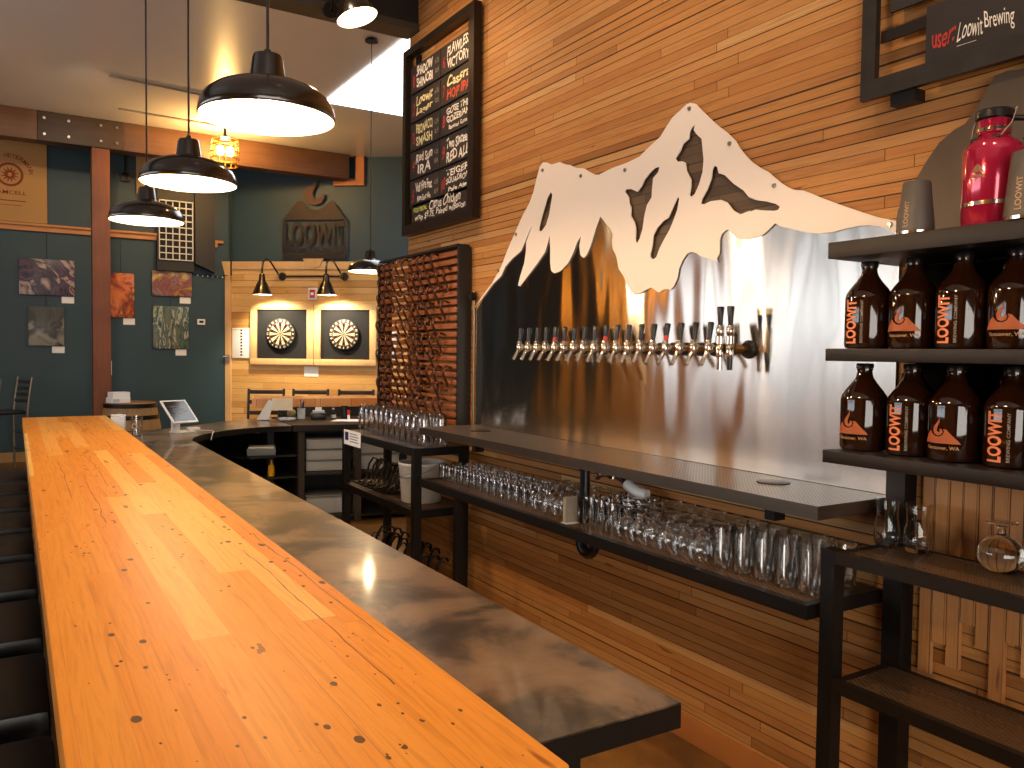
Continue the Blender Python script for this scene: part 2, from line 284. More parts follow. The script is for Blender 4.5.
# ------------------------------------------------------------------ geometry helpers
class MB:
    def __init__(s): s.bm = bmesh.new()
    def _faces(s, vs, fs):
        v = [s.bm.verts.new(p) for p in vs]
        for f in fs:
            try: s.bm.faces.new([v[i] for i in f])
            except ValueError: pass
        return v
    def box(s, x0, x1, y0, y1, z0, z1, bev=0.0, M=None):
        P = [(x, y, z) for z in (z0, z1) for y in (y0, y1) for x in (x0, x1)]
        if M is not None: P = [M @ Vector(p) for p in P]
        v = s._faces(P, [(0, 2, 3, 1), (4, 5, 7, 6), (0, 1, 5, 4), (2, 6, 7, 3), (0, 4, 6, 2), (1, 3, 7, 5)])
        if bev > 0:
            es = {e for q in v for e in q.link_edges}
            bmesh.ops.bevel(s.bm, geom=list(es), offset=bev, segments=2, affect='EDGES', profile=0.6)
        return s
    def prism(s, poly, h, M=None, bev=0.0):
        """convex or simple polygon in local xy, extruded 0..h along local z"""
        n = len(poly); ar = sum(poly[i][0]*poly[(i+1) % n][1]-poly[(i+1) % n][0]*poly[i][1] for i in range(n))
        if ar < 0: poly = poly[::-1]
        M = M or Matrix()
        P = [M @ Vector((x, y, 0)) for x, y in poly] + [M @ Vector((x, y, h)) for x, y in poly]
        v = s._faces(P, [tuple(range(n-1, -1, -1)), tuple(range(n, 2*n))] + [(i, (i+1) % n, n+(i+1) % n, n+i) for i in range(n)])
        if bev > 0:
            es = {e for q in v for e in q.link_edges}
            bmesh.ops.bevel(s.bm, geom=list(es), offset=bev, segments=2, affect='EDGES')
        return s
    def lathe(s, prof, c=(0, 0, 0), n=24, M=None):
        rings = []; M = M or Matrix.Translation(Vector(c))
        for r, z in prof:
            if r < 1e-6: rings.append([s.bm.verts.new(M @ Vector((0, 0, z)))])
            else: rings.append([s.bm.verts.new(M @ Vector((r*math.cos(2*PI*i/n), r*math.sin(2*PI*i/n), z))) for i in range(n)])
        for a, b in zip(rings, rings[1:]):
            for i in range(n):
                j = (i+1) % n
                if len(a) == 1 and len(b) == 1: continue
                if len(a) == 1: q = (a[0], b[j], b[i])
                elif len(b) == 1: q = (a[i], a[j], b[0])
                else: q = (a[i], a[j], b[j], b[i])
                try: s.bm.faces.new(q)
                except ValueError: pass
        return s
    def cyl(s, p0, p1, r0, r1=None, n=14):
        p0, p1 = Vector(p0), Vector(p1); r1 = r0 if r1 is None else r1
        d = p1-p0; M = Matrix.Translation(p0) @ d.to_track_quat('Z', 'Y').to_matrix().to_4x4()
        return s.lathe([(0, 0), (r0, 0), (r1, d.length), (0, d.length)], n=n, M=M)
    def tube(s, pts, r, n=8, ry=None):
        pts = [Vector(p) for p in pts]; rings = []; up = None; ry = r if ry is None else ry
        for i, p in enumerate(pts):
            t = (pts[min(i+1, len(pts)-1)]-pts[max(i-1, 0)]).normalized()
            if up is None:
                up = Vector((0, 1, 0)) if abs(t.y) < 0.9 else Vector((0, 0, 1))
            a = (up-t*up.dot(t)).normalized(); b = t.cross(a); up = a
            rings.append([s.bm.verts.new(p+a*ry*math.cos(2*PI*k/n)+b*r*math.sin(2*PI*k/n)) for k in range(n)])
        for a, b in zip(rings, rings[1:]):
            for k in range(n): s.bm.faces.new((a[k], a[(k+1) % n], b[(k+1) % n], b[k]))
        s.bm.faces.new(rings[0][::-1]); s.bm.faces.new(rings[-1]); return s
    def sphere(s, c, r, n=16, sz=1.0):
        k = n//2
        return s.lathe([(r*math.sin(PI*i/k) if 0 < i < k else 0, -r*sz*math.cos(PI*i/k)) for i in range(k+1)], c, n)
    def mesh(s, name, mat, ang=38):
        bmesh.ops.recalc_face_normals(s.bm, faces=s.bm.faces)
        me = bpy.data.meshes.new(name); s.bm.to_mesh(me); s.bm.free(); me.materials.append(mat)
        me.polygons.foreach_set('use_smooth', [True]*len(me.polygons)); me.set_sharp_from_angle(angle=math.radians(ang)); return me
    def build(s, name, mat, parent=None, label=None, ang=38):
        return link(name, s.mesh(name, mat, ang), parent, label)
def link(name, me, parent=None, label=None):
    o = bpy.data.objects.new(name, me); C.objects.link(o)
    if parent is not None: o.parent = parent
    if label: o['label'] = label
    return o
def tag(o, label, cat, group=None):
    o['label'] = label; o['category'] = cat
    if group: o['group'] = group
    return o
def thing(name, label, cat, loc=(0, 0, 0), rz=0.0, group=None):
    o = bpy.data.objects.new(name, None); C.objects.link(o); o.location = loc; o.rotation_euler = (0, 0, rz); o.empty_display_size = 0.05
    return tag(o, label, cat, group)
def struct(o): o['kind'] = 'structure'; return o
def dup(root, loc, rz=None, label=None):
    r = root.copy(); C.objects.link(r); r.location = loc
    if rz is not None: r.rotation_euler = (0, 0, rz)
    if label: r['label'] = label
    for ch in list(root.children):
        c = ch.copy(); C.objects.link(c); c.parent = r
        for g in list(ch.children):
            d = g.copy(); C.objects.link(d); d.parent = c
    return r
ORD = ['first', 'second', 'third', 'fourth', 'fifth', 'sixth', 'seventh', 'eighth', 'ninth', 'tenth', 'eleventh', 'twelfth', 'thirteenth', 'fourteenth', 'fifteenth', 'sixteenth', 'seventeenth', 'eighteenth']
def cmesh(cu, name):
    o = bpy.data.objects.new('tmp', cu); C.objects.link(o)
    dg = bpy.context.evaluated_depsgraph_get(); me = bpy.data.meshes.new_from_object(o.evaluated_get(dg))
    bpy.data.objects.remove(o); bpy.data.curves.remove(cu); me.name = name; return me
def plate_mesh(name, outlines, thick, mat, M):
    """flat sheet with holes: outlines (first outer, others holes) in local xy, thickness along local z from 0"""
    cu = bpy.data.curves.new(name, 'CURVE'); cu.dimensions = '2D'; cu.fill_mode = 'BOTH'; cu.extrude = thick/2
    for ol in outlines:
        sp = cu.splines.new('POLY'); sp.points.add(len(ol)-1)
        for p, (x, y) in zip(sp.points, ol): p.co = (x, y, 0, 1)
        sp.use_cyclic_u = True
    me = cmesh(cu, name); me.transform(M @ Matrix.Translation((0, 0, thick/2))); me.materials.clear(); me.materials.append(mat); return me
def text_mesh(s, w, h, mat, M, bold=0.0, shear=0.0, align='C', thick=0.0006, wrap=None, sub=0):
    """lettering fitted to a w x h box (centre at the origin of M, or left edge with align L)"""
    cu = bpy.data.curves.new('lettering', 'FONT'); cu.body = s; cu.size = 1.0; cu.shear = shear; cu.offset = bold; cu.resolution_u = 3
    me = cmesh(cu, 'lettering')
    xs = [v.co.x for v in me.vertices]; ys = [v.co.y for v in me.vertices]
    x0, x1, y0, y1 = min(xs), max(xs), min(ys), max(ys); kx = w/(x1-x0); ky = h/(y1-y0)
    ox = x0 if align == 'L' else (x0+x1)/2; oy = (y0+y1)/2
    me.transform(Matrix.Diagonal((kx, ky, 1, 1)) @ Matrix.Translation((-ox, -oy, 0)))
    if M is not None: me.transform(M)
    me.materials.clear(); me.materials.append(mat); return me
def join_meshes(name, meshes, mats=None):
    bm = bmesh.new(); ml = []
    for me in meshes:
        k = len(bm.faces); bm.from_mesh(me); bm.faces.ensure_lookup_table()
        m = me.materials[0]
        if m not in ml: ml.append(m)
        for f in bm.faces[k:]: f.material_index = ml.index(m)
        bpy.data.meshes.remove(me)
    out = bpy.data.meshes.new(name); bm.to_mesh(out); bm.free()
    for m in ml: out.materials.append(m)
    return out
def smooth_loop(pts, k=2):
    for _ in range(k):
        q = []
        for i in range(len(pts)):
            a, b = pts[i], pts[(i+1) % len(pts)]
            q += [(a[0]*0.75+b[0]*0.25, a[1]*0.75+b[1]*0.25), (a[0]*0.25+b[0]*0.75, a[1]*0.25+b[1]*0.75)]
        pts = q
    return pts
def wallM(x, y=0.0, z=0.0):      # local x -> -Y, y -> Z, z -> -X : facing the aisle from the right wall
    return Matrix(((0, 0, -1, x), (-1, 0, 0, y), (0, 1, 0, z), (0, 0, 0, 1)))
def backM(x, y, z):              # local x -> X, y -> Z, z -> -Y : facing the room from the back wall
    return Matrix(((1, 0, 0, x), (0, 0, -1, y), (0, 1, 0, z), (0, 0, 0, 1)))
# ------------------------------------------------------------------ the mountain outline, in metres on the right wall (y, z)
M_TOP= [(4.167,1.795),(4.058,1.868),(3.952,1.932),(3.852,2.017),(3.788,2.101),(3.715,2.182),(3.644,2.261),(3.574,2.321),(3.536,2.374),(3.508,2.438),(3.481,2.490),(3.453,2.506),(3.415,2.499),(3.377,2.481),(3.341,2.480),(3.305,2.480),(3.261,2.461),(3.217,2.449),(3.166,2.426),(3.107,2.413),(3.075,2.396),(3.018,2.368),(2.979,2.361),(2.981,2.364),(2.890,2.375),(2.789,2.379),(2.707,2.389),(2.641,2.420),(2.578,2.445),(2.541,2.479),(2.505,2.508),(2.457,2.526),(2.428,2.539),(2.405,2.539),(2.376,2.528),(2.341,2.493),(2.295,2.451),(2.257,2.418),(2.208,2.380),(2.165,2.340),(2.142,2.307),(2.111,2.273),(2.081,2.245),(2.044,2.219),(2.008,2.198),(1.980,2.174),(1.945,2.146),(1.917,2.128),(1.891,2.116),(1.858,2.109),(1.826,2.095),(1.782,2.073),(1.709,2.039),(1.640,2.009),(1.573,1.981),(1.510,1.961)]
M_BOT= [(1.509,1.925),(1.530,1.935),(1.562,1.951),(1.600,1.960),(1.638,1.962),(1.678,1.960),(1.730,1.954),(1.778,1.954),(1.828,1.963),(1.873,1.976),(1.913,1.989),(1.947,1.998),(1.971,2.013),(1.995,1.996),(2.022,1.980),(2.058,1.970),(2.102,1.970),(2.084,1.969),(2.124,1.972),(2.155,1.984),(2.175,2.004),(2.195,2.019),(2.222,2.006),(2.232,1.987),(2.232,1.934),(2.246,1.916),(2.239,1.899),(2.249,1.907),(2.288,1.918),(2.330,1.931),(2.356,1.946),(2.382,1.953),(2.408,1.948),(2.434,1.922),(2.451,1.893),(2.459,1.856),(2.481,1.823),(2.499,1.811),(2.522,1.816),(2.541,1.814),(2.569,1.804),(2.594,1.817),(2.618,1.828),(2.648,1.820),(2.688,1.806),(2.718,1.803),(2.745,1.819),(2.772,1.844),(2.794,1.886),(2.833,1.920),(2.845,1.959),(2.857,1.987),(2.880,2.017),(2.886,2.046),(2.881,2.080),(2.899,2.106),(2.933,2.135),(2.972,2.172),(3.004,2.123),(3.041,2.046),(3.072,2.006),(3.096,1.995),(3.121,2.010),(3.131,2.055),(3.119,2.098),(3.148,2.076),(3.180,2.026),(3.222,1.980),(3.283,1.949),(3.336,1.941),(3.364,1.956),(3.374,1.998),(3.376,2.070),(3.385,2.135),(3.396,2.103),(3.422,2.054),(3.497,1.998),(3.565,1.955),(3.655,1.897),(3.676,1.903),(3.657,1.946),(3.617,2.014),(3.602,2.072),(3.600,2.125),(3.542,2.204),(3.571,2.176),(3.610,2.127),(3.650,2.082),(3.733,2.051),(3.808,2.013),(3.851,1.966),(3.952,1.921),(4.057,1.856)]
M_HOLES=[ [(3.378,2.345),(3.364,2.331),(3.373,2.296),(3.390,2.237),(3.416,2.189),(3.453,2.164),(3.478,2.165),(3.477,2.186),(3.455,2.235),(3.428,2.284),(3.407,2.322)],
[(2.580,2.322),(2.586,2.302),(2.618,2.282),(2.623,2.239),(2.625,2.205),(2.654,2.175),(2.669,2.133),(2.678,2.082),(2.697,2.040),(2.713,2.022),(2.724,2.034),(2.723,2.087),(2.733,2.115),(2.758,2.145),(2.756,2.181),(2.770,2.201),(2.774,2.228),(2.800,2.255),(2.793,2.265),(2.758,2.260),(2.716,2.241),(2.690,2.259),(2.670,2.286),(2.638,2.307),(2.606,2.322)],
[(2.379,2.448),(2.384,2.427),(2.366,2.407),(2.340,2.385),(2.334,2.344),(2.327,2.303),(2.331,2.256),(2.349,2.211),(2.371,2.178),(2.390,2.169),(2.400,2.178),(2.393,2.210),(2.394,2.239),(2.420,2.276),(2.427,2.310),(2.445,2.319),(2.475,2.323),(2.485,2.338),(2.458,2.361),(2.441,2.387),(2.409,2.400),(2.407,2.424),(2.396,2.438)],
[(2.270,2.268),(2.255,2.262),(2.246,2.236),(2.214,2.223),(2.171,2.185),(2.119,2.150),(2.094,2.123),(2.042,2.102),(2.095,2.121),(2.062,2.108),(2.012,2.095),(1.970,2.080),(1.952,2.068),(1.959,2.058),(1.976,2.057),(2.018,2.064),(2.061,2.073),(2.097,2.068),(2.087,2.073),(2.132,2.066),(2.168,2.085),(2.200,2.120),(2.232,2.134),(2.286,2.137),(2.319,2.130),(2.336,2.136),(2.331,2.152),(2.304,2.183),(2.283,2.223),(2.279,2.254)],
[(2.465,2.182),(2.459,2.171),(2.469,2.127),(2.498,2.077),(2.511,2.056),(2.542,2.021),(2.570,1.986),(2.588,1.952),(2.607,1.944),(2.622,1.951),(2.627,1.966),(2.614,2.003),(2.610,2.042),(2.587,2.071),(2.549,2.096),(2.518,2.104)] ]
M_SCREWS= [(3.452,2.467),(3.126,2.381),(2.801,2.349),(3.700,2.175),(3.878,1.996),(2.410,2.518),(2.193,2.336),(1.979,2.145),(1.529,1.952)]

# ------------------------------------------------------------------ the room
CH = 4.375; WX = 2.30
DO = Vector((3.7635, 11.9096, 0)); DA = math.radians(38); DE = Vector((math.cos(DA), -math.sin(DA), 0)); DN = Vector((-math.sin(DA), -math.cos(DA), 0))
def dartM(s, z, out=0.0):        # local x along the dartboard wall, y up, z into the room
    p = DO + DE*s + DN*out
    return Matrix(((DE.x, 0, DN.x, p.x), (DE.y, 0, DN.y, p.y), (0, 1, 0, z), (0, 0, 0, 1)))
def dp(s, z, out=0.0): p = DO + DE*s + DN*out; return (p.x, p.y, z)
def sbox(name, mat, *a, bev=0.0): return struct(MB().box(*a, bev=bev).build(name, mat))
ROOMPAINT = plain('warm_grey_paint', '#8d8072', 0.6, 0, 0.05, 2)
sbox('floor', FLOOR, -4.6, 6.6, -3.1, 13.0, -0.1, 0.0)
sbox('ceiling', CEIL, -4.6, 6.6, -3.1, 13.0, CH, CH+0.1)
sbox('wall_right', WALLWOOD, WX, WX+0.15, -3.0, 5.125, 0.0, CH)
sbox('wall_back', TEAL, -4.6, 2.757, 12.696, 12.8, 0.0, CH)
o = MB().box(-1.277, 3.5, 0.0, 0.1, 0.0, CH).build('wall_corner', TEAL); o.location = DO; o.rotation_euler = (0, 0, -DA); struct(o)
o = MB().box(-1.235, 3.4, -0.02, -0.001, 0.0, 2.74).build('wall_corner_cladding', PINE); o.location = DO; o.rotation_euler = (0, 0, -DA); struct(o)
sbox('wall_far_right', ROOMPAINT, 6.45, 6.6, 5.0, 10.1, 0.0, CH)
sbox('wall_far_return', ROOMPAINT, WX+0.15, 6.6, 4.9, 5.0, 0.0, CH)
sbox('wall_front', ROOMPAINT, -4.6, WX+0.15, -3.1, -3.0, 0.0, CH)
LEFTWOOD = boards('left_wall_planks', 'y', 'z', 0.12, 2.0, [(0, '#8a5a2c'), (0.5, '#b07a40'), (1, '#c08c50')], 0.5, 0.03)
sbox('wall_left', LEFTWOOD, -4.6, -4.5, -3.1, 12.8, 0.0, CH)
sbox('baseboard_right', plain('orange_base_board', '#b4713a', 0.4, 0, 0.15, 6), WX-0.016, WX, -3.0, 5.1, 0.0, 0.10, bev=0.003)
sbox('baseboard_back', plain('light_base_board', '#a8814e', 0.5), -4.5, 2.7, 12.678, 12.696, 0.0, 0.13)
struct(MB().box(-4.5, WX, 4.99, 5.14, 3.70, CH).build('trim_1', BLACKWOOD)); struct(MB().box(-4.5, WX, 4.975, 5.155, 3.655, 3.70).build('trim_2', plain('dark_header_edge', '#3a322a', 0.5)))
struct(MB().box(3.05, 5.3, 5.9, 9.1, CH-0.02, CH-0.002).build('window_1', SKYPANE))
for i, y in enumerate(WIN_Y):
    mb = MB()
    for a, b_, c, d in ((y-0.85, y+0.85, 0.8, 0.9), (y-0.85, y+0.85, 3.5, 3.6), (y-0.85, y-0.75, 0.9, 3.5), (y+0.75, y+0.85, 0.9, 3.5), (y-0.03, y+0.03, 0.9, 3.5), (y-0.75, y+0.75, 2.3, 2.35)):
        mb.box(-4.5, -4.40, a, b_, c, d)
    struct(mb.build('window_%d' % (i+2), BLACKWOOD))
mb = MB()
for a, b_, c, d in ((-2.4, 2.25, 0.6, 0.7), (-2.4, 2.25, 3.1, 3.2), (-2.4, -2.3, 0.7, 3.1), (2.2, 2.25, 0.7, 3.1), (-0.8, -0.75, 0.7, 3.1), (0.75, 0.8, 0.7, 3.1)):
    mb.box(a, b_, -3.0, -2.88, c, d)
struct(mb.build('window_5', BLACKWOOD))  # unseen frame added around the fill light behind the camera
# beam with a darker bolted length, the post under it, its end board on the corner wall
struct(MB().box(-4.5, 0.27, 11.38, 11.62, 4.02, CH-0.002, bev=0.01).build('ceiling_beam', BEAM))
mb = MB().box(0.27, 1.21, 11.375, 11.62, 4.02, CH-0.002, bev=0.008); struct(mb.build('ceiling_beam_splice', BEAMDARK))
mb = MB()
for bx in (0.34, 0.6, 0.95, 1.13):
    for bz in (4.10, 4.29): mb.cyl((bx, 11.36, bz), (bx, 11.376, bz), 0.017, n=8)
struct(mb.build('ceiling_beam_bolts', STEEL))
struct(MB().box(1.21, 4.17, 11.38, 11.62, 4.02, CH-0.002, bev=0.01).build('ceiling_beam_section', BEAM))
ob = MB().box(0.37, 0.83, -0.06, -0.001, 3.955, 4.05).box(0.70, 0.83, -0.06, -0.001, 4.05, CH-0.003).build('beam_end_board_trim', ORANGEWOOD); ob.location = DO; ob.rotation_euler = (0, 0, -DA); struct(ob)
mb = MB().box(0.846, 1.05, 11.40, 11.60, 0.0, 4.02, bev=0.012); struct(mb.build('timber_post_column', POST))
struct(MB().box(-4.5, 1.78, 12.64, 12.696, 3.085, 3.15).box(-4.5, 1.78, 12.60, 12.696, 3.15, 3.18).build('trim_3', RAWX))
struct(MB().box(2.55, 2.68, 12.64, 12.696, 3.11, 3.15).box(2.55, 2.60, 12.64, 12.696, 3.05, 3.11).build('trim_4', RAWX))
ob = MB().box(-1.305, -1.215, -0.045, -0.001, 0.0, 2.74).prism([(-1.35, 2.85), (-1.215, 2.85), (-1.215, 2.55), (-1.29, 2.62)], 0.06, Matrix(((1, 0, 0, 0), (0, 0, -1, 0), (0, 1, 0, 0), (0, 0, 0, 1)))).build('trim_5', PALE); ob.location = DO; ob.rotation_euler = (0, 0, -DA); struct(ob)
ob = MB().box(-1.215, 3.4, -0.05, -0.001, 2.735, 2.85).build('trim_6', PALE); ob.location = DO; ob.rotation_euler = (0, 0, -DA); struct(ob)

# ------------------------------------------------------------------ mountain of steel and white sheet behind the taps
MW = wallM(WX)
def yz(L): return [(-y, z) for y, z in L]
snow_out = M_TOP + M_BOT
snow = link('mountain_snow_panel', plate_mesh('snow', [yz(snow_out)] + [yz(h) for h in M_HOLES], 0.004, WHITEPAINT, wallM(2.286)))
tag(snow, 'white cut-out sheet of a snowy mountain top with five openings, above the taps', 'wall panel')
for y, z in M_SCREWS: MB().cyl((2.282, y, z), (2.276, y, z), 0.009, 0.007, 10).build('screw', STEEL, snow)
def grow(h, k):
    cy = sum(p[0] for p in h)/len(h); cz = sum(p[1] for p in h)/len(h); return [(cy+(y-cy)*k, cz+(z-cz)*k) for y, z in h]
steel_out = [(4.135, 1.126), (4.135, 1.785)] + [(y, z-0.012) for y, z in M_TOP[1:]] + [(1.50, 1.93), (1.50, 1.126)]
st = link('steel_backsplash', plate_mesh('backsplash', [yz(steel_out)] + [yz(grow(h, 1.06)) for h in M_HOLES], 0.004, STEELSHEET, wallM(2.292)))
for h in M_HOLES: link('dark_backing', plate_mesh('backing', [yz(grow(h, 1.12))], 0.002, DARKPLANKS, wallM(2.2985)), snow, 'dark planks behind the opening')  # separate plates of darker planks fill the openings
tag(st, 'brushed stainless steel mountain sheet on the plank wall, behind the beer taps', 'backsplash')

# ------------------------------------------------------------------ beer taps
def make_tap(label, red=False):
    t = thing('beer_tap', label, 'tap', (2.288, 0, 1.57), 0, 'beer taps in the long row')
    MB().cyl((0, 0, 0), (-0.012, 0, 0), 0.028, 0.025, 18).build('flange', BLACKMETAL, t)
    MB().cyl((-0.012, 0, 0), (-0.10, 0, 0.004), 0.011, 0.012, 12).build('shank', COPPER, t)
    MB().lathe([(0, -0.022), (0.010, -0.022), (0.014, -0.01), (0.015, 0.012), (0.012, 0.018), (0.010, 0.022), (0.012, 0.025), (0.011, 0.03), (0, 0.03)], (-0.115, 0, 0.004), 16).cyl((-0.095, 0, 0.004), (-0.107, 0, 0.004), 0.016, n=12).build('faucet_body', CHROME, t)
    MB().tube([(-0.115, 0, -0.008), (-0.128, 0, -0.022), (-0.142, 0, -0.045), (-0.15, 0, -0.058)], 0.0085, 10).build('spout', CHROME, t)
    h0 = 0.052 if red else 0.032
    M = Matrix.Translation((-0.115, 0, 0.0)) @ Matrix.Rotation(0.12, 4, 'Y')
    MB().lathe([(0, h0), (0.008, h0), (0.011, 0.075), (0.0125, 0.096), (0.011, 0.10), (0, 0.10)], n=12, M=M).build('handle', BLACKPLASTIC, t)
    if red: MB().lathe([(0, 0.032), (0.009, 0.032), (0.0095, 0.052), (0, 0.052)], n=12, M=M).build('collar', RED, t, 'red collar')
    return t
tap0 = make_tap('')
TAPS = 18
reds = {4: 'first red collar from the left', 9: 'middle one of three red collars', 14: 'last red collar before the tall pair'}
tapr = make_tap('', True); used = [False, False]
for i in range(TAPS):
    y = 3.481 - i*(3.481-2.171)/17
    if i in reds: src = tapr; lb = 'chrome beer tap with black handle and the %s' % reds[i]
    else: src = tap0; lb = 'chrome beer tap with plain black handle, %s from the left end of the row' % ORD[i]
    k = 1 if i in reds else 0
    if used[k]: dup(src, (2.288, y, 1.57), label=lb)
    else: src.location = (2.288, y, 1.57); src['label'] = lb; used[k] = True
def nitro(label, y, low):
    fr_ = 0.034 if low else 0.0125
    t = thing('stout_tap', label, 'tap', (2.288, y, 1.57), 0, 'tall stout taps')
    MB().lathe([(0, 0), (fr_, 0), (fr_, 0.006), (fr_*0.8, 0.012), (fr_*0.75, 0.02), (0, 0.02)], n=22, M=Matrix.Rotation(-PI/2, 4, 'Y')).build('flange', BLACKMETAL, t)
    MB().cyl((-0.015, 0, 0), (-0.08, 0, 0.006), 0.012, 0.014, 12).build('shank', COPPER, t)
    MB().lathe([(0, -0.03), (0.013, -0.03), (0.015, -0.02), (0.015, 0.01), (0.012, 0.015), (0.016, 0.02), (0.016, 0.045), (0.011, 0.05), (0.014, 0.056), (0.014, 0.078), (0.009, 0.085), (0, 0.085)], (-0.098, 0, 0.0), 16).build('faucet_body', CHROME, t)
    MB().lathe([(0, -0.075), (0.010, -0.075), (0.011, -0.03), (0, -0.03)], (-0.098, 0, 0), 14).build('spout', BLACKPLASTIC if low else CHROME, t)
    MB().lathe([(0, 0.08), (0.008, 0.08), (0.011, 0.12), (0.014, 0.15), (0.012, 0.154), (0, 0.154)], (-0.098, 0, 0), 12).build('handle', BLACKPLASTIC, t)
    return t
nitro('tall chrome stout tap with short chrome nozzle, left of the tall pair', 2.13, False)
nitro('tall chrome stout tap with black nozzle, at the right end of the tap row', 2.081, True)

# ------------------------------------------------------------------ drip tray below the taps
t = thing('drip_tray', 'long perforated stainless drip tray running under the beer taps', 'drip tray', (1.93, 1.49, 1.085))
L = 2.645
MB().box(0.004, 0.354, 0.004, L-0.004, 0.036, 0.0395).build('perforated_top', TRAYTOP, t)
MB().box(0, 0.006, 0, L, 0, 0.04).box(0.006, 0.356, 0, 0.006, 0, 0.04).box(0.006, 0.356, L-0.006, L, 0, 0.04).box(0.006, 0.356, 0.006, L-0.006, 0.0, 0.004).build('tray_pan', plain('tray_side_steel', '#8f867b', 0.28, 1.0), t)
for y, x in ((1.85-1.49, 0.235), (3.79-1.49, 0.2)):
    MB().lathe([(0, 0), (0.055, 0), (0.055, 0.003), (0.045, 0.0045), (0, 0.0045)], (x, y, 0.0395), 26).build('drain_cover', plain('drain_bronze', '#4a3c2e', 0.3, 0.9), t)
for y in (1.764-1.49, 3.72-1.49):
    MB().box(0.12, 0.30, y-0.03, y+0.03, -0.03, 0.0).box(0.12, 0.17, y-0.02, y+0.02, -0.06, -0.03).build('mounting_bracket', BLACKMETAL, t)
t = thing('drain_pipe', 'black drain pipe dropping from the drip tray through the glass shelf', 'pipe', (2.05, 2.745, 0.0))
MB().cyl((0, 0, 1.084), (0, 0, 0.76), 0.021, n=16).build('downpipe', BLACKPLASTIC, t)
MB().cyl((0, 0, 1.084), (0, 0, 1.055), 0.03, n=16).cyl((0, 0, 0.93), (0, 0, 0.90), 0.028, n=16).build('pipe_coupling', BLACKMETAL, t)
pts = [(0, 0.0, 0.77)] + [(-0.02, -0.05+0.05*math.cos(a*PI/8), 0.765-0.05*math.sin(a*PI/8)) for a in range(0, 9)] + [(-0.0, -0.10, 0.785)]
MB().tube(pts, 0.023, 12).build('trap_bend', BLACKPLASTIC, t)
t = thing('glass_rinser_hose', 'chrome rinser valve with white wrapped hose under the drip tray', 'hose', (2.2, 2.75, 1.03))
MB().cyl((0, 0.10, -0.018), (0, 0.0, 0.0), 0.012, n=12).cyl((0, 0.11, -0.03), (0, 0.09, 0.006), 0.02, n=12).cyl((0, 0, -0.02), (0, 0, 0.03), 0.02, n=12).build('valve', CHROME, t)
MB().tube([(0, -0.02, 0), (0, -0.07, -0.018), (0, -0.11, -0.03)], 0.012, 10).build('hose_tail', BLACKPLASTIC, t)
MB().tube([(0, -0.10, -0.03), (0, -0.14, -0.045), (0, -0.18, -0.055), (0.01, -0.215, -0.06)], 0.024, 10).build('wrapped_hose', WHITEPLASTIC, t, 'white wrapped hose')

# ------------------------------------------------------------------ the long glass shelf and the shelving at both ends
t = thing('glass_shelf', 'long black metal mesh shelf full of glasses under the drip tray', 'shelf', (1.92, 1.51, 0.0))
L = 2.60
MB().box(0.02, 0.36, 0.02, L-0.02, 0.830, 0.834).build('mesh_deck', MESH, t)
MB().box(0, 0.03, 0, L, 0.796, 0.838).box(0.335, 0.365, 0, L, 0.796, 0.833).box(0.03, 0.335, 0, 0.03, 0.796, 0.838).box(0.03, 0.335, L-0.03, L, 0.796, 0.838).build('frame', BLACKMETAL, t)
for y in (2.145,): MB().box(0.0, 0.04, y, y+0.04, 0.0, 0.796).build('leg', BLACKMETAL, t)
def rackunit():
    t = thing('mesh_shelving_unit', 'black steel shelving unit with mugs on top, below the hook rack', 'shelving', (1.90, 4.13, 0.0))
    L = 1.17
    for x in (0, 0.30):
        for y in (0, L-0.045): MB().box(x, x+0.045, y, y+0.045, 0, 1.0055).build('post', BLACKMETAL, t)
    for z in (1.005, 0.655, 0.16):
        MB().box(0.0305, 0.3145, 0.0305, L-0.0305, z-0.004, z-0.001).build('mesh_shelf', MESH, t)
        e = 0.003
        MB().box(-e, 0.03, 0.046, L-0.046, z-0.045, z).box(0.315, 0.345+e, 0.046, L-0.046, z-0.045, z).box(0.046, 0.299, -e, 0.03, z-0.045, z).box(0.046, 0.299, L-0.03, L+e, z-0.045, z).build('shelf_rail', BLACKMETAL, t)
    return t
rackunit()
t = thing('placard', 'small white placard with a blue square on the shelving corner', 'sign', (1.893, 5.245, 0.92))
MB().box(0, 0.003, -0.30, 0, 0, 0.098).build('card', PAPER, t)
MB().box(-0.001, 0, -0.085, -0.02, 0.03, 0.085).build('blue_square', plain('navy_print', '#1c2a5e', 0.5), t)
mb = MB()
for k in range(4): mb.box(-0.001, 0, -0.27+0.02*(k % 2), -0.11, 0.024+k*0.017, 0.031+k*0.017)
mb.build('printed_lines', plain('mauve_print', '#8f86a0', 0.6), t)
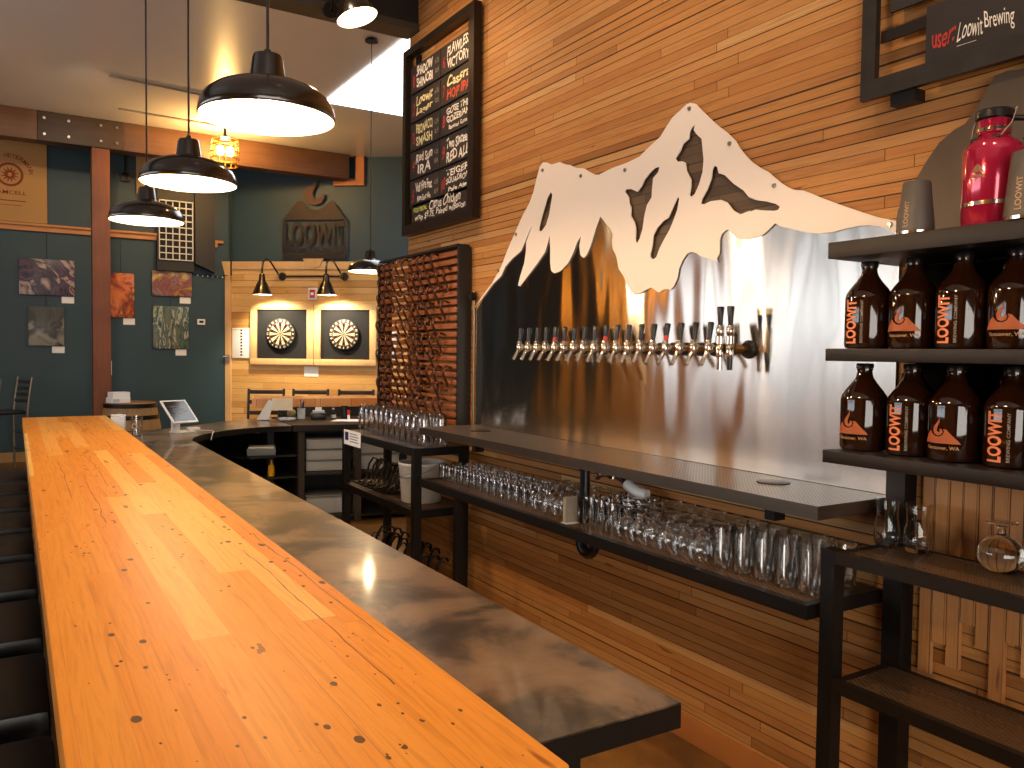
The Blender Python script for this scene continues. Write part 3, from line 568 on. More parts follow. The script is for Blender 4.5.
# right-hand unit: a post on the wall, three bottle shelves, two mesh shelves on a leg
t = thing('bottle_shelving', 'tall black steel shelving holding growlers, at the right of the taps', 'shelving', (1.95, 0.2, 0.0))
LY = 1.295
for z, th in ((1.867, 0.045), (1.571, 0.035), (1.285, 0.035)):
    MB().box(0, 0.345, 0, LY, z-th, z, bev=0.002).build('bottle_shelf', RAWSTEEL, t)
MB().box(0.335, 0.343, 0, LY-0.06, 1.287, 1.535).box(0.335, 0.343, 0, LY-0.06, 1.573, 1.82).build('back_panel', plain('matte_black', '#080706', 0.9, 0, 0.1, 9, 0.1), t)
MB().box(0.285, 0.345, LY-0.07, LY-0.009, 0, 1.25).build('wall_post', BLACKMETAL, t)
MB().box(0, 0.045, LY-0.05, LY-0.005, 0, 1.005).build('leg', BLACKMETAL, t)
for z in (1.005, 0.645):
    MB().box(0.0205, 0.2295, 0.0, LY-0.0805, z-0.004, z-0.001).build('mesh_shelf', MESH, t)
    MB().box(-0.002, 0.02, 0.0, LY-0.052, z-0.035, z).box(0.23, 0.25, 0.0, LY-0.067, z-0.035, z).box(0.02, 0.23, LY-0.08, LY-0.055, z-0.035, z).build('shelf_rail', RAWSTEEL, t)
# upright boards over the planks, ragged at the bottom
rb = random.Random(3); mb = MB(); y = 1.40
ends = [0.62, 0.72, 0.66, 0.80, 0.74, 0.52, 0.78, 0.70, 0.46, 0.82, 0.66, 0.50, 0.76, 0.60, 0.84, 0.55, 0.7, 0.62, 0.8, 0.5]
for i, ze in enumerate(ends):
    mb.box(2.285-0.003*(i % 2), 2.299, y-0.0395, y-0.0015, ze, 1.245 - (0.03 if i % 3 == 1 else 0)); y -= 0.0413
tag(mb.build('upright_wall_boards', VERTWOOD), 'tan upright boards with ragged lower ends on the wall behind the mesh shelves', 'wall boards')['kind'] = 'structure'

# ------------------------------------------------------------------ growlers
def arc_wrap(me, r, zoff, cut=3):
    bm = bmesh.new(); bm.from_mesh(me); bmesh.ops.triangulate(bm, faces=bm.faces)
    for _ in range(cut):
        es = [e for e in bm.edges if e.calc_length() > 0.012]
        if es: bmesh.ops.subdivide_edges(bm, edges=es, cuts=1)
        bmesh.ops.triangulate(bm, faces=bm.faces)
    for v in bm.verts:
        a = v.co.x/r; v.co = Vector((-r*math.cos(a), -r*math.sin(a), v.co.y+zoff))
    bm.to_mesh(me); bm.free(); return me
R90 = Matrix.Rotation(PI/2, 4, 'Z')
def growler(kind, label, loc, rz=0.0):
    t = thing('growler', label, 'growler', loc, rz, 'brown glass growlers'); t.scale = (1.03, 1.03, 0.975); t.location.z += 0.0008
    MB().lathe([(0, 0.003), (0.052, 0.0), (0.058, 0.003), (0.0605, 0.012), (0.0605, 0.145), (0.058, 0.157), (0.048, 0.174), (0.034, 0.192), (0.024, 0.208), (0.0195, 0.222), (0.019, 0.23), (0.021, 0.231), (0.021, 0.236), (0, 0.237)], n=32).build('bottle', AMBER, t)
    MB().lathe([(0.0205, 0.2365), (0.0225, 0.2365), (0.0225, 0.249), (0.021, 0.251), (0, 0.251)], n=20).build('cap', DARKIRON, t)
    a = [( 0.0235, 0.222), (0.034, 0.226), (0.042, 0.219), (0.0445, 0.206), (0.042, 0.195), (0.036, 0.190)]
    MB().tube([(x*0.5, x*0.86, z) for x, z in a], 0.0045, 8).build('finger_loop', AMBER, t)
    r = 0.0612
    if kind == 'name':
        me = text_mesh('LOOWIT', 0.125, 0.036, ORANGEPRINT, R90 @ Matrix.Translation((0, 0.012, 0)), 0.035)
        link('name_print', arc_wrap(me, r, 0.077), t)
        me = text_mesh('BREWING COMPANY', 0.122, 0.0075, GREYPRINT, R90 @ Matrix.Translation((0, -0.02, 0)), 0.01)
        link('small_print', arc_wrap(me, r, 0.077), t)
    else:
        mtn = [(-0.05, 0.048), (0.05, 0.048), (0.044, 0.056), (0.028, 0.072), (0.018, 0.084), (0.009, 0.086), (0.012, 0.079), (0.008, 0.070), (-0.002, 0.065), (-0.012, 0.066), (-0.02, 0.072), (-0.026, 0.08), (-0.034, 0.074), (-0.046, 0.056)]
        fl = [(-0.017, 0.079), (-0.013, 0.072), (-0.004, 0.068), (0.005, 0.071), (0.009, 0.078), (0.006, 0.085), (0.0, 0.086), (0.002, 0.081), (-0.001, 0.077), (-0.005, 0.078), (-0.007, 0.084), (-0.004, 0.093), (0.0, 0.103), (0.001, 0.118), (-0.004, 0.106), (-0.012, 0.095), (-0.017, 0.088)]
        mm = plate_mesh('m', [mtn], 0.0004, ORANGEPRINT, Matrix()); f = plate_mesh('f', [fl], 0.0004, ORANGEPRINT, Matrix())
        tx = text_mesh('Vancouver, WA', 0.085, 0.011, TANPRINT, Matrix.Translation((0.004, 0.036, 0)), 0.01)
        link('mountain_print', arc_wrap(join_meshes('mountain_print', [mm, f]), r, 0.0), t)
        link('town_print', arc_wrap(tx, r, 0.0), t)
    return t
GX = 2.06
for row, (z, ys, first) in enumerate(((1.571, (1.439, 1.312, 1.172, 1.047, 0.92), 'name'), (1.285, (1.445, 1.309, 1.182, 1.047, 0.92), 'logo'))):
    for i, y in enumerate(ys):
        kind = 'name' if (i % 2 == 0) == (first == 'name') else 'logo'
        d = 'upright LOOWIT lettering' if kind == 'name' else 'orange flame and mountain print'
        growler(kind, 'growler with %s, %s from the left on the %s bottle shelf' % (d, ORD[i], ('middle', 'lowest')[row]), (GX+(0.012 if i % 2 else 0.0), y, z), (0.0, 0.06, -0.05, 0.03, 0.0)[i])
    for i, y in enumerate((1.40, 1.27, 1.13, 1.0)):
        growler('logo', 'dark growler in the back row of the %s bottle shelf, %s from the left' % (('middle', 'lowest')[row], ORD[i]), (2.205, y-0.015, z), 2.0)
# things on the top bottle shelf
def cup(label, loc, s):
    t = thing('steel_tumbler', label, 'tumbler', loc, 0, 'grey tumblers'); t.scale = (1.04, 1.04, 1.2)
    MB().lathe([(0.043*s, 0.006), (0.0435*s, 0.012), (0.033*s, 0.108*s), (0.031*s, 0.113*s), (0, 0.114*s)], n=28).build('body', GREYTUMBLER, t)
    MB().lathe([(0.0405*s, 0.0), (0.0425*s, 0.0), (0.043*s, 0.006), (0.041*s, 0.007)], n=28).build('rim', CHROME, t, 'bare steel rim')
    me = text_mesh('LOOWIT', 0.055*s, 0.012*s, TANPRINT, R90, 0.01); arc_wrap(me, 0.0409*s, 0.042*s); [setattr(v, 'co', Vector((v.co.x*(1+(0.042*s-v.co.z)*2.6/s), v.co.y*(1+(0.042*s-v.co.z)*2.6/s), v.co.z))) for v in me.vertices]; link('name_print', me, t)
cup('smaller grey tumbler upside down at the left end of the top shelf', (2.0, 1.268, 1.867), 1.0)
cup('larger grey tumbler upside down, right of the red growler', (1.99, 0.986, 1.867), 1.15)
t = thing('red_growler', 'crimson steel growler with a wire bail and black cap on the top shelf', 'growler', (2.04, 1.098, 1.867)); t.scale = (1.0, 1.0, 0.9)
MB().lathe([(0, 0), (0.064, 0), (0.067, 0.004), (0.067, 0.20), (0.063, 0.216), (0.05, 0.232), (0.037, 0.242), (0.034, 0.25), (0, 0.25)], n=36).build('body', REDMETAL, t)
MB().lathe([(0.0665, 0.055), (0.0685, 0.055), (0.0685, 0.066), (0.0665, 0.066)], n=36).build('band', CHROME, t, 'silver band')
MB().lathe([(0, 0.25), (0.036, 0.25), (0.036, 0.288), (0, 0.288)], n=28).build('neck', REDMETAL, t)
MB().lathe([(0.0362, 0.256), (0.0385, 0.256), (0.0385, 0.266), (0.0362, 0.266)], n=28).build('clamp_ring', CHROME, t)
MB().lathe([(0, 0.288), (0.037, 0.288), (0.042, 0.292), (0.042, 0.31), (0.038, 0.315), (0, 0.315)], n=28).build('cap', BLACKPLASTIC, t)
for s in (-1, 1): MB().tube([(-0.03*0.6+0.03, s*0.046, 0.315), (-0.01, s*0.046, 0.27), (-0.036, s*0.034, 0.235)], 0.0028, 8).build('wire_bail', CHROME, t)
MB().cyl((-0.036, -0.034, 0.235), (-0.036, 0.034, 0.235), 0.006, n=10).build('bail_grip', BLACKPLASTIC, t)
MB().tube([(0.0, -0.045, 0.285), (0.02, -0.075, 0.28), (0.025, -0.082, 0.25), (0.015, -0.066, 0.225)], 0.008, 10).build('handle', BLACKPLASTIC, t)
em = plate_mesh('m', [[(-0.016, 0), (0.016, 0), (0.016, 0.008), (-0.016, 0.008)]], 0.0004, TANPRINT, Matrix.Translation((0, 0.108, 0))); em2 = plate_mesh('m', [[(-0.016, 0), (0.016, 0), (0.006, 0.016), (0.0, 0.022), (-0.006, 0.016)]], 0.0004, TANPRINT, Matrix.Translation((0, 0.122, 0)))
link('emblem_print', arc_wrap(join_meshes('emblem', [em, em2]), 0.0678, 0.02), t)
cut = [(1.485, 1.868), (1.494, 1.954), (1.489, 1.989), (1.470, 2.022), (1.440, 2.064), (1.402, 2.120), (1.368, 2.162), (1.326, 2.189), (1.295, 2.199), (1.271, 2.226), (1.245, 2.265), (1.220, 2.309), (1.187, 2.313), (1.147, 2.307), (1.10, 2.34), (1.02, 2.37), (0.95, 2.34), (0.88, 2.24), (0.78, 2.12), (0.68, 2.02), (0.6, 1.93), (0.58, 1.868)]
ms = link('mountain_cutout_sign', plate_mesh('cutout', [yz(cut)], 0.012, CUTSTEEL, wallM(2.27))); tag(ms, 'dark weathered steel mountain cut-out standing behind the red growler', 'sign')

# ------------------------------------------------------------------ chalkboards in steel frames
cr_ = random.Random(17)
def chalk(s, w, h, mat, y, z, x, parent, bold=0.012, shear=0.12, align='C'):
    me = text_mesh(s, w, h, mat, None, bold, shear, align); q = cr_.uniform(0, 6)
    for v in me.vertices: v.co.y += 0.10*h*math.sin(v.co.x/h*2.3+q)+0.05*h*math.sin(v.co.x/h*5.1+q*2); v.co.x += 0.06*h*math.sin(v.co.y/h*3.0+v.co.x/h*1.9+q)
    me.transform(wallM(x, y, z)); return link('lettering', me, parent)
t = thing('beer_menu_board', 'tall framed beer list of ten chalk-lettered panels on the plank wall', 'chalkboard', (0, 0, 0))
Y0, Y1, Z0, Z1 = 4.105, 5.09, 2.317, 3.535; fw = 0.045
FR = plain('menu_frame_steel', '#352b24', 0.4, 0.7, 0.2)
MB().box(2.235, 2.285, Y0, Y0+fw+0.02, Z0, Z1).box(2.235, 2.285, Y1-fw, Y1, Z0, Z1).box(2.235, 2.285, Y0+fw+0.02, Y1-fw, Z1-fw, Z1).box(2.235, 2.285, Y0+fw+0.02, Y1-fw, Z0, Z0+fw+0.02).build('frame', FR, t)
MB().box(2.285, 2.298, Y0+0.1, Y0+0.16, Z0+0.05, Z1-0.05).box(2.285, 2.298, Y1-0.16, Y1-0.1, Z0+0.05, Z1-0.05).build('wall_standoff', BLACKMETAL, t)
rows = [('1', ['SHADOW', 'SHINOBI'], CHALK, '6', ['FLAWLESS', 'VICTORY'], CHALK), ('2', ['Loowit', 'Lager'], CREAMCHALK, '7', ['Cassra', 'HOP IPA'], CREAMCHALK), ('3', ['FIBONACCI', 'SMASH'], CREAMCHALK, '8', ['GOSE THE', 'GOZERIAN', 'Bananas Gose'], CHALK), ('4', ['Red Sun', 'IRA'], CHALK, '9', ['Two Sixteen', 'RED ALE'], CHALK), ('5', ['Vulf Fire Fest', 'Farm Sour Ale'], CHALK, '10', ['TEIGER', 'SQUADRON', 'Pale Ale'], CHALK)]
px_ = 2.258
top = Z1-fw-0.03; rh = 0.172; pitch = 0.186
for i, (n1, l1, c1, n2, l2, c2) in enumerate(rows):
    zc = top-0.05-i*pitch-rh/2
    for (ya, yb, num, ls, cc) in ((5.01, 4.575, n1, l1, c1), (4.57, 4.155, n2, l2, c2)):
        p = MB().box(px_, px_+0.012, yb, ya, zc-rh/2, zc+rh/2).build('chalk_panel', CHALKBOARD, t)
        wd = ya-yb
        chalk(num, 0.03 if len(num) == 1 else 0.05, 0.075, REDCHALK, ya-0.05, zc-0.01, px_-0.001, p)
        hh = (rh-0.02)/len(ls)
        for j, s in enumerate(ls):
            c = ORANGECHALK if s == 'HOP IPA' else cc
            ww = wd*(0.56 if ya > 4.8 else 0.7); small = (j == 2 or s.startswith('Farm'))
            chalk(s, ww*(0.8 if small or len(s) < 4 else 1.0), hh*(0.5 if small else 0.8), c, ya-0.09-ww/2, zc+(rh-0.02)/2-hh*(j+0.5), px_-0.001, p, 0.022)
        if ya > 4.8:
            for j, s in enumerate(('6.2%', '$5')): chalk(s, 0.055, 0.03, GREYCHALK, yb+0.045, zc+0.03-0.06*j, px_-0.001, p)
    MB().box(px_+0.013, px_+0.03, 4.155, 5.03, zc-rh/2-0.02, zc-rh/2+0.006).build('panel_rail', FR, t)
zc = top-0.05-5*pitch-0.06
p = MB().box(px_, px_+0.012, 4.16, 4.97, zc-0.085, zc+0.09).build('chalk_panel', CHALKBOARD, t)
chalk('FOOD SPECIAL:', 0.20, 0.028, YELLOWCHALK, 4.85, zc+0.05, px_-0.001, p, 0.02); chalk('Citrus Chicken', 0.42, 0.06, CHALK, 4.50, zc+0.055, px_-0.001, p)
chalk('wrap $9.75, Paired w/Bacon', 0.70, 0.05, CHALK, 4.58, zc-0.005, px_-0.001, p); chalk('Sweet CCT', 0.22, 0.04, CHALK, 4.33, zc-0.055, px_-0.001, p)

t = thing('internet_password_board', 'steel framed board with chalked user name Loowit Brewing, top right', 'chalkboard', (0, 0, 0))
MB().box(2.228, 2.25, 0.2, 1.608, 2.332, 2.389).box(2.228, 2.25, 1.56, 1.608, 2.389, 3.4).box(2.228, 2.25, 0.2, 1.535, 3.35, 3.4).build('frame', plain('worn_frame_steel', '#4b433b', 0.35, 0.8, 0.3, 14), t)
for y in (1.44, 0.4): MB().box(2.25, 2.298, y, y+0.08, 2.30, 2.335).build('wall_standoff', BLACKMETAL, t)
MB().box(2.252, 2.262, 0.2, 1.559, 2.50, 2.533).build('panel_rail', FR, t)
p = MB().box(2.24, 2.251, 0.3, 1.407, 2.386, 2.552).build('chalk_panel', CHALKBOARD, t)
MB().box(2.24, 2.251, 0.3, 1.523, 2.575, 2.98).build('chalk_panel', CHALKBOARD, t)
chalk('user:', 0.066, 0.04, REDCHALK, 1.354, 2.447, 2.239, p, 0.012); chalk('Loowit', 0.066, 0.052, CHALK, 1.28, 2.449, 2.239, p, 0.0); chalk('Brewing', 0.083, 0.06, CHALK, 1.202, 2.449, 2.239, p, 0.0)
chalk('Company', 0.11, 0.062, CHALK, 1.08, 2.447, 2.239, p, 0.006)
MB().box(2.2385, 2.2395, 1.262, 1.315, 2.413, 2.412).build('underline', CHALK, p)
hp = [(0, -0.02), (0.014, -0.002), (0.016, 0.008), (0.009, 0.014), (0, 0.007), (-0.009, 0.014), (-0.016, 0.008), (-0.014, -0.002)]
link('heart', plate_mesh('heart', [hp], 0.001, REDCHALK, wallM(2.239, 1.195, 2.60)), p)

# ------------------------------------------------------------------ slatted hook rack and its hooks
t = thing('hook_rack', 'dark framed rack of brown wooden slats hung with rows of hooks', 'rack', (2.222, 4.235, 1.112))
RY, RZ = 1.19, 1.05
MB().box(-0.012, 0.07, -0.025, -0.001, 0, RZ).box(-0.012, 0.07, RY+0.001, RY+0.02, 0, RZ)  .box(-0.012, 0.07, -0.001, RY+0.001, RZ+0.001, RZ+0.016).build('frame', BLACKWOOD, t)
NS = 22
for k in range(NS):
    z0 = 0.0 + k*RZ/NS
    s = MB().box(0.0, 0.018, 0, RY, z0, z0+0.030, bev=0.002).build('slat', RACKWOOD, t)
MB().box(0.02, 0.06, 0.02, 0.07, 0, RZ).box(0.02, 0.06, RY-0.07, RY-0.02, 0, RZ).box(0.02, 0.06, RY/2-0.03, RY/2+0.03, 0, RZ).build('back_batten', BLACKWOOD, t)
mb = MB().cyl((2.25, 4.135, 1.86), (2.29, 4.135, 1.86), 0.022, n=12); 
t2 = thing('wall_conduit', 'thin vertical metal conduit between the hook rack and the steel mountain', 'conduit', (2.285, 4.155, 1.13))
MB().cyl((0, 0, 0), (0, 0, 0.77), 0.008, n=10).build('pipe', plain('conduit_metal', '#7a6650', 0.35, 0.8), t2); MB().cyl((-0.03, 0, 0.74), (0.0, 0, 0.74), 0.024, n=12).build('pipe_boss', BLACKMETAL, t2)
mb.bm.free()
HP = [(0.0, 0.020), (-0.014, 0.029), (-0.032, 0.032), (-0.048, 0.026), (-0.058, 0.013), (-0.060, -0.004), (-0.055, -0.022), (-0.046, -0.040), (-0.036, -0.057), (-0.027, -0.074), (-0.022, -0.090), (-0.024, -0.103), (-0.034, -0.110), (-0.046, -0.108)]
HP = [(x*0.86, z*1.0) for x, z in HP]
hook_me = MB().tube([(x, 0, z) for x, z in HP], 0.0055, 10, 0.013).mesh('curved_hook', HOOKIRON)
rh_ = random.Random(11)
for r in range(10):
    z = 1.112 + RZ/NS*(21-2.05*r)
    n = 10 if r % 2 else 9; q = 0
    for c in range(n):
        if rh_.random() < 0.07 and c < n-1: continue
        y = 5.36 - c*(0.107 + 0.004*(r % 3)) - 0.03*(r % 2) + rh_.uniform(-0.012, 0.012)
        if y < 4.31: continue
        o = link('curved_hook', hook_me); o.location = (2.220, y, z + rh_.uniform(-0.004, 0.004)); o.scale = (1, 1, rh_.uniform(0.9, 1.1))
        tag(o, 'curved brown hook on the slatted rack, %s row down, %s from left' % (ORD[r], ORD[q]), 'hook', 'curved hooks on the rack'); q += 1

# ------------------------------------------------------------------ bar, steel counter, stools
t = thing('wooden_bar', 'long raised bar of orange reclaimed timber strips with nail holes', 'bar', (0.0, 0.755, 0.0))
MB().box(0.045, 0.55, 0, 5.6, 1.008, 1.07, bev=0.006).build('bar_top', BARWOOD, t)
MB().box(0.24, 0.50, 0.32, 5.55, 0.0, 1.006).build('bar_body', BLACKWOOD, t)
t = thing('steel_counter', 'low dark patina steel counter curving along the aisle side of the bar', 'counter', (0, 0, 0))
inner = [(0.502, 1.14), (1.09, 1.14), (1.10, 6.25), (1.15, 6.45), (1.26, 6.66), (1.43, 6.86), (1.66, 7.02), (1.88, 7.09), (2.07, 7.07), (2.10, 7.12), (2.14, 8.03), (2.07, 8.05), (1.66, 7.78), (1.36, 7.47), (1.12, 7.27), (0.86, 7.09), (0.52, 6.85), (0.502, 6.36)]
MB().prism(inner, 0.004, Matrix.Translation((0, 0, 0.876)), bev=0.001).build('worktop', COUNTER, t); MB().prism(inner, 0.0455, Matrix.Translation((0, 0, 0.83))).build('edge_frame', plain('black_edge_steel', '#14110e', 0.4, 0.3), t, 'black edge frame')
endp = [(2.075, 7.035), (3.2, 6.80), (3.36, 7.72), (2.15, 8.02)]
MB().prism(endp, 0.055, Matrix.Translation((0, 0, 0.831)), bev=0.002).build('end_worktop', RAWSTEEL, t, 'raised steel end section')
MB().box(0.55, 0.57, 1.14, 1.15, 0.0, 0.0001).bm.free()
for x, y in ((0.83, 1.2), (1.02, 3.6), (1.04, 5.9)):
    MB().box(x, x+0.006, y, y+0.06, 0, 0.83).box(x+0.006, x+0.066, y, y+0.006, 0, 0.83).build('angle_leg', plain('blue_black_steel', '#2a2c2e', 0.35, 0.7), t)
MB().box(0.503, 0.52, 1.3, 6.3, 0.0, 0.829).build('back_panel', BLACKWOOD, t)
for z in (0.28, 0.55): MB().box(0.522, 0.95, 1.35, 6.2, z, z+0.02).build('under_shelf', BLACKWOOD, t)
outp = [(0.6, 6.86), (0.88, 7.02), (1.14, 7.20), (1.40, 7.40), (1.69, 7.70), (2.09, 7.97), (3.3, 7.66)]
mb = MB()
for a, b in zip(outp, outp[1:]):
    d = (Vector(b)-Vector(a)).normalized(); nn = Vector((d.y, -d.x))*0.02
    mb.prism([a, b, (b[0]+nn.x, b[1]+nn.y), (a[0]+nn.x, a[1]+nn.y)], 0.82, Matrix.Translation((0, 0, 0.005)))
mb.build('cabinet_back', BLACKWOOD, t)
shp = [(1.72, 7.09), (2.0, 7.14), (2.14, 7.12), (2.14, 7.93), (2.09, 7.93), (1.70, 7.65), (1.50, 7.42)]
for z in (0.41, 0.60): MB().prism(shp, 0.018, Matrix.Translation((0, 0, z))).build('cabinet_shelf', BLACKWOOD, t)
MB().prism([(2.18, 7.09), (3.2, 6.88), (3.3, 7.62), (2.18, 7.93)], 0.02, Matrix.Translation((0, 0, 0.43))).build('cabinet_shelf', BLACKWOOD, t)
MB().prism([(2.18, 7.09), (3.2, 6.88), (3.3, 7.62), (2.18, 7.93)], 0.02, Matrix.Translation((0, 0, 0.04))).build('cabinet_shelf', BLACKWOOD, t)
for x, y in ((2.13, 7.06), (2.62, 6.96), (3.12, 6.85)): MB().box(x, x+0.055, y, y+0.055, 0, 0.83).build('corner_post', plain('grey_post_steel', '#48423c', 0.45, 0.5), t)
MB().box(2.145, 2.165, 7.12, 7.9, 0.05, 0.829).build('divider', BLACKWOOD, t)

def stool(label, y):
    t = thing('black_bar_stool', label, 'bar stool', (-0.17, y, 0), 0, 'black stools along the bar')
    MB().box(-0.22, 0.23, -0.2, 0.2, 0.70, 0.785, bev=0.02).build('seat', BLACKLEATHER, t)
    MB().box(-0.20, 0.21, -0.18, 0.18, 0.67, 0.699).build('seat_frame', BLACKMETAL, t)
    for sx in (-1, 1):
        for sy in (-1, 1): MB().cyl((0.005+sx*0.17, sy*0.15, 0.67), (0.005+sx*0.20, sy*0.19, 0.0), 0.014, n=10).build('leg', BLACKMETAL, t)
    MB().tube([(-0.183, -0.175, 0.22), (0.193, -0.175, 0.22), (0.193, 0.175, 0.22), (-0.183, 0.175, 0.22), (-0.183, -0.17, 0.22)], 0.009, 8).build('foot_ring', BLACKMETAL, t)
    return t
s0 = None
ys = [1.12 + 0.51*i for i in range(10)]
for i, y in enumerate(ys):
    lb = 'black padded stool tucked under the timber bar, %s from the near end' % ORD[i]
    if s0 is None: s0 = stool(lb, y)
    else: dup(s0, (-0.17, y, 0), label=lb)

def ladder_stool(name, label, loc, rz, mat, seatmat, slats, top=1.12, group=None, w=0.2):
    t = thing(name, label, 'bar chair', loc, rz, group)
    for s in (-1, 1):
        MB().tube([(s*w, 0.2, 0), (s*w*0.95, 0.19, 0.70), (s*w*0.95, 0.21, 0.9), (s*w*0.95, 0.25, top)], 0.015, 8).build('back_post', mat, t)
        MB().tube([(s*w, -0.22, 0), (s*w*0.92, -0.18, 0.70)], 0.014, 8).build('leg', mat, t)
    for z in slats:
        yy = 0.2+0.05*(z-0.8)/0.3
        MB().box(-w*0.93, w*0.93, yy-0.008, yy+0.008, z-0.022, z+0.022, bev=0.003).build('back_slat', mat, t)
    MB().box(-w*0.93, w*0.93, -0.2, 0.18, 0.70, 0.745, bev=0.012).build('seat', seatmat, t)
    for z in (0.25, 0.45): MB().cyl((-w*0.97, -0.2, z), (w*0.97, -0.2, z), 0.01, n=8).cyl((-w*0.97, 0.195, z), (w*0.97, 0.195, z), 0.01, n=8).build('rung', mat, t)
    return t
DKW = plain('grey_brown_chair_metal', '#3a3431', 0.38, 0.5)
for i, (x, y) in enumerate(((2.31, 8.97), (2.75, 8.76), (3.19, 8.50))):
    ladder_stool('bar_chair', ('dark ladder-back bar chair behind the left end of the far timber bar', 'dark ladder-back bar chair behind the far bar, between two like it', 'dark ladder-back bar chair behind the far bar, half hidden by the hook rack')[i], (x, y, 0), -0.42, DKW, BLACKLEATHER, (0.84, 0.96, 1.07), 1.105, 'bar chairs at the far bar')
GREYM = plain('galvanised_chair_metal', '#6c6a64', 0.35, 0.8)
ladder_stool('metal_bar_chair', 'grey metal ladder-back bar chair by the teal wall, nearer the timber post', (-0.11, 11.9, 0), -1.15, GREYM, BLACKLEATHER, (0.86, 0.94, 1.02, 1.10), 1.16, 'grey metal chairs by the teal wall', 0.19)
ladder_stool('metal_bar_chair', 'grey metal ladder-back bar chair by the teal wall, cut by the left picture edge', (-0.44, 11.2, 0), -1.0, GREYM, BLACKLEATHER, (0.86, 0.94, 1.02, 1.10), 1.16, 'grey metal chairs by the teal wall', 0.19)

t = thing('far_timber_bar', 'raised timber bar top beyond the steel counter, below the dartboards', 'bar', (0, 0, 0))
FARW = boards('far_bar_wood', 'x', 'y', 0.07, 2.5, [(0, '#b9743a'), (0.5, '#cf8c4c'), (1, '#dba368')], 0.35, 0.02, coat=0.3)
MB().prism([(1.99, 8.13), (3.7, 7.73), (3.8, 8.2), (2.11, 8.58)], 0.085, Matrix.Translation((0, 0, 0.975)), bev=0.004).build('bar_top', FARW, t)
MB().prism([(2.24, 8.10), (3.62, 7.78), (3.66, 7.95), (2.28, 8.27)], 0.97, Matrix.Translation((0, 0, 0.004))).build('bar_body', BLACKWOOD, t)

# point of sale, things on and in the counter
t = thing('tablet_till', 'white tilted tablet till on a stand at the bend of the steel counter', 'till', (1.12, 6.86, 0.8806), 0.42); t.scale = (0.92, 0.92, 0.92)
MB().box(-0.06, 0.10, -0.09, 0.07, 0.0, 0.012, bev=0.004).build('base', WHITEPLASTIC, t)
MB().box(-0.055, 0.015, 0.02, 0.05, 0.012, 0.19, bev=0.004).build('stand', WHITEPLASTIC, t)
M = Matrix.Translation((-0.01, 0.0, 0.175)) @ Matrix.Rotation(math.radians(42), 4, 'X')
MB().box(-0.12, 0.12, -0.13, 0.13, 0.0, 0.014, bev=0.006, M=None).bm.free()
mb = MB().box(-0.12, 0.12, -0.135, 0.135, 0.0, 0.014, 0.005); bmesh.ops.transform(mb.bm, matrix=M, verts=mb.bm.verts); mb.build('tablet', WHITEPLASTIC, t)
mb = MB().box(-0.104, 0.104, -0.117, 0.117, 0.0142, 0.0155); bmesh.ops.transform(mb.bm, matrix=M, verts=mb.bm.verts); sc = mb.build('screen', SCREEN, t, 'dark glossy screen')
mb = MB()
for k in range(4): mb.box(-0.07+0.012*(k % 2), 0.03+0.02*(k % 3), 0.05-0.028*k, 0.056-0.028*k, 0.0157, 0.0162)
bmesh.ops.transform(mb.bm, matrix=M, verts=mb.bm.verts); mb.build('screen_lines', GREYPRINT, sc)
MB().box(0.06, 0.15, -0.07, 0.0, 0.013, 0.04, bev=0.006).build('card_reader', WHITEPLASTIC, t)
MB().tube([(0.10, 0.03, 0.005), (0.17, 0.03, 0.005), (0.22, -0.04, 0.005), (0.235, -0.12, 0.006), (0.20, -0.19, 0.007), (0.15, -0.24, -0.01), (0.13, -0.25, -0.06)], 0.004, 8).build('cable', WHITEPLASTIC, t)
t = thing('whisky_barrel', 'oak barrel with black hoops standing by the timber post', 'barrel', (1.13, 10.15, 0))
pr = [(0, 0.0), (0.27, 0.0), (0.285, 0.1), (0.318, 0.28), (0.33, 0.46), (0.318, 0.65), (0.285, 0.83), (0.27, 0.925), (0.255, 0.93), (0.255, 0.905), (0, 0.905)]
MB().lathe(pr, n=32).build('staves', BARREL, t)
for z, r in ((0.03, 0.277), (0.16, 0.297), (0.32, 0.324), (0.60, 0.324), (0.765, 0.300), (0.895, 0.279)):
    MB().lathe([(r, z-0.024), (r+0.004, z-0.024), (r+0.004, z+0.024), (r-0.002, z+0.024)], n=32).build('hoop', BLACKMETAL, t)
t = thing('cardboard_box', 'small white printed box sitting on top of the barrel', 'box', (0.99, 10.02, 0.931), 0.3)
MB().box(-0.10, 0.10, -0.08, 0.08, 0, 0.06, bev=0.002).box(-0.085, 0.10, -0.07, 0.07, 0.061, 0.12).build('body', PAPER, t); MB().box(-0.09, -0.02, -0.083, -0.0805, 0.01, 0.045).build('label', GREYPLASTIC, t)
t = thing('napkin_box', 'clear box of pale pink napkins behind the far end of the timber bar', 'box', (0.66, 6.72, 0.881))
MB().box(-0.05, 0.05, -0.04, 0.04, 0, 0.17).build('box', CLEARPLASTIC, t); MB().box(-0.043, 0.043, -0.033, 0.033, 0.002, 0.15).build('napkins', plain('pale_pink_paper', '#e8cfc0', 0.8), t)
t = thing('logo_glass', 'clear glass with a round white logo beside the napkin box', 'glass', (0.79, 6.72, 0.881))
MB().lathe([(0, 0.004), (0.034, 0.004), (0.042, 0.15), (0.044, 0.15), (0.037, 0.0), (0, 0)], n=24).build('bowl', GLASS, t)
link('logo', arc_wrap(plate_mesh('l', [[(0.024*math.cos(a*PI/10), 0.024*math.sin(a*PI/10)) for a in range(20)], [(0.014*math.cos(a*PI/10), 0.014*math.sin(a*PI/10)) for a in range(20)]], 0.0004, PAPER, Matrix()), 0.042, 0.075, 2), t).rotation_euler = (0, 0, 1.0)
ZC = 0.8865
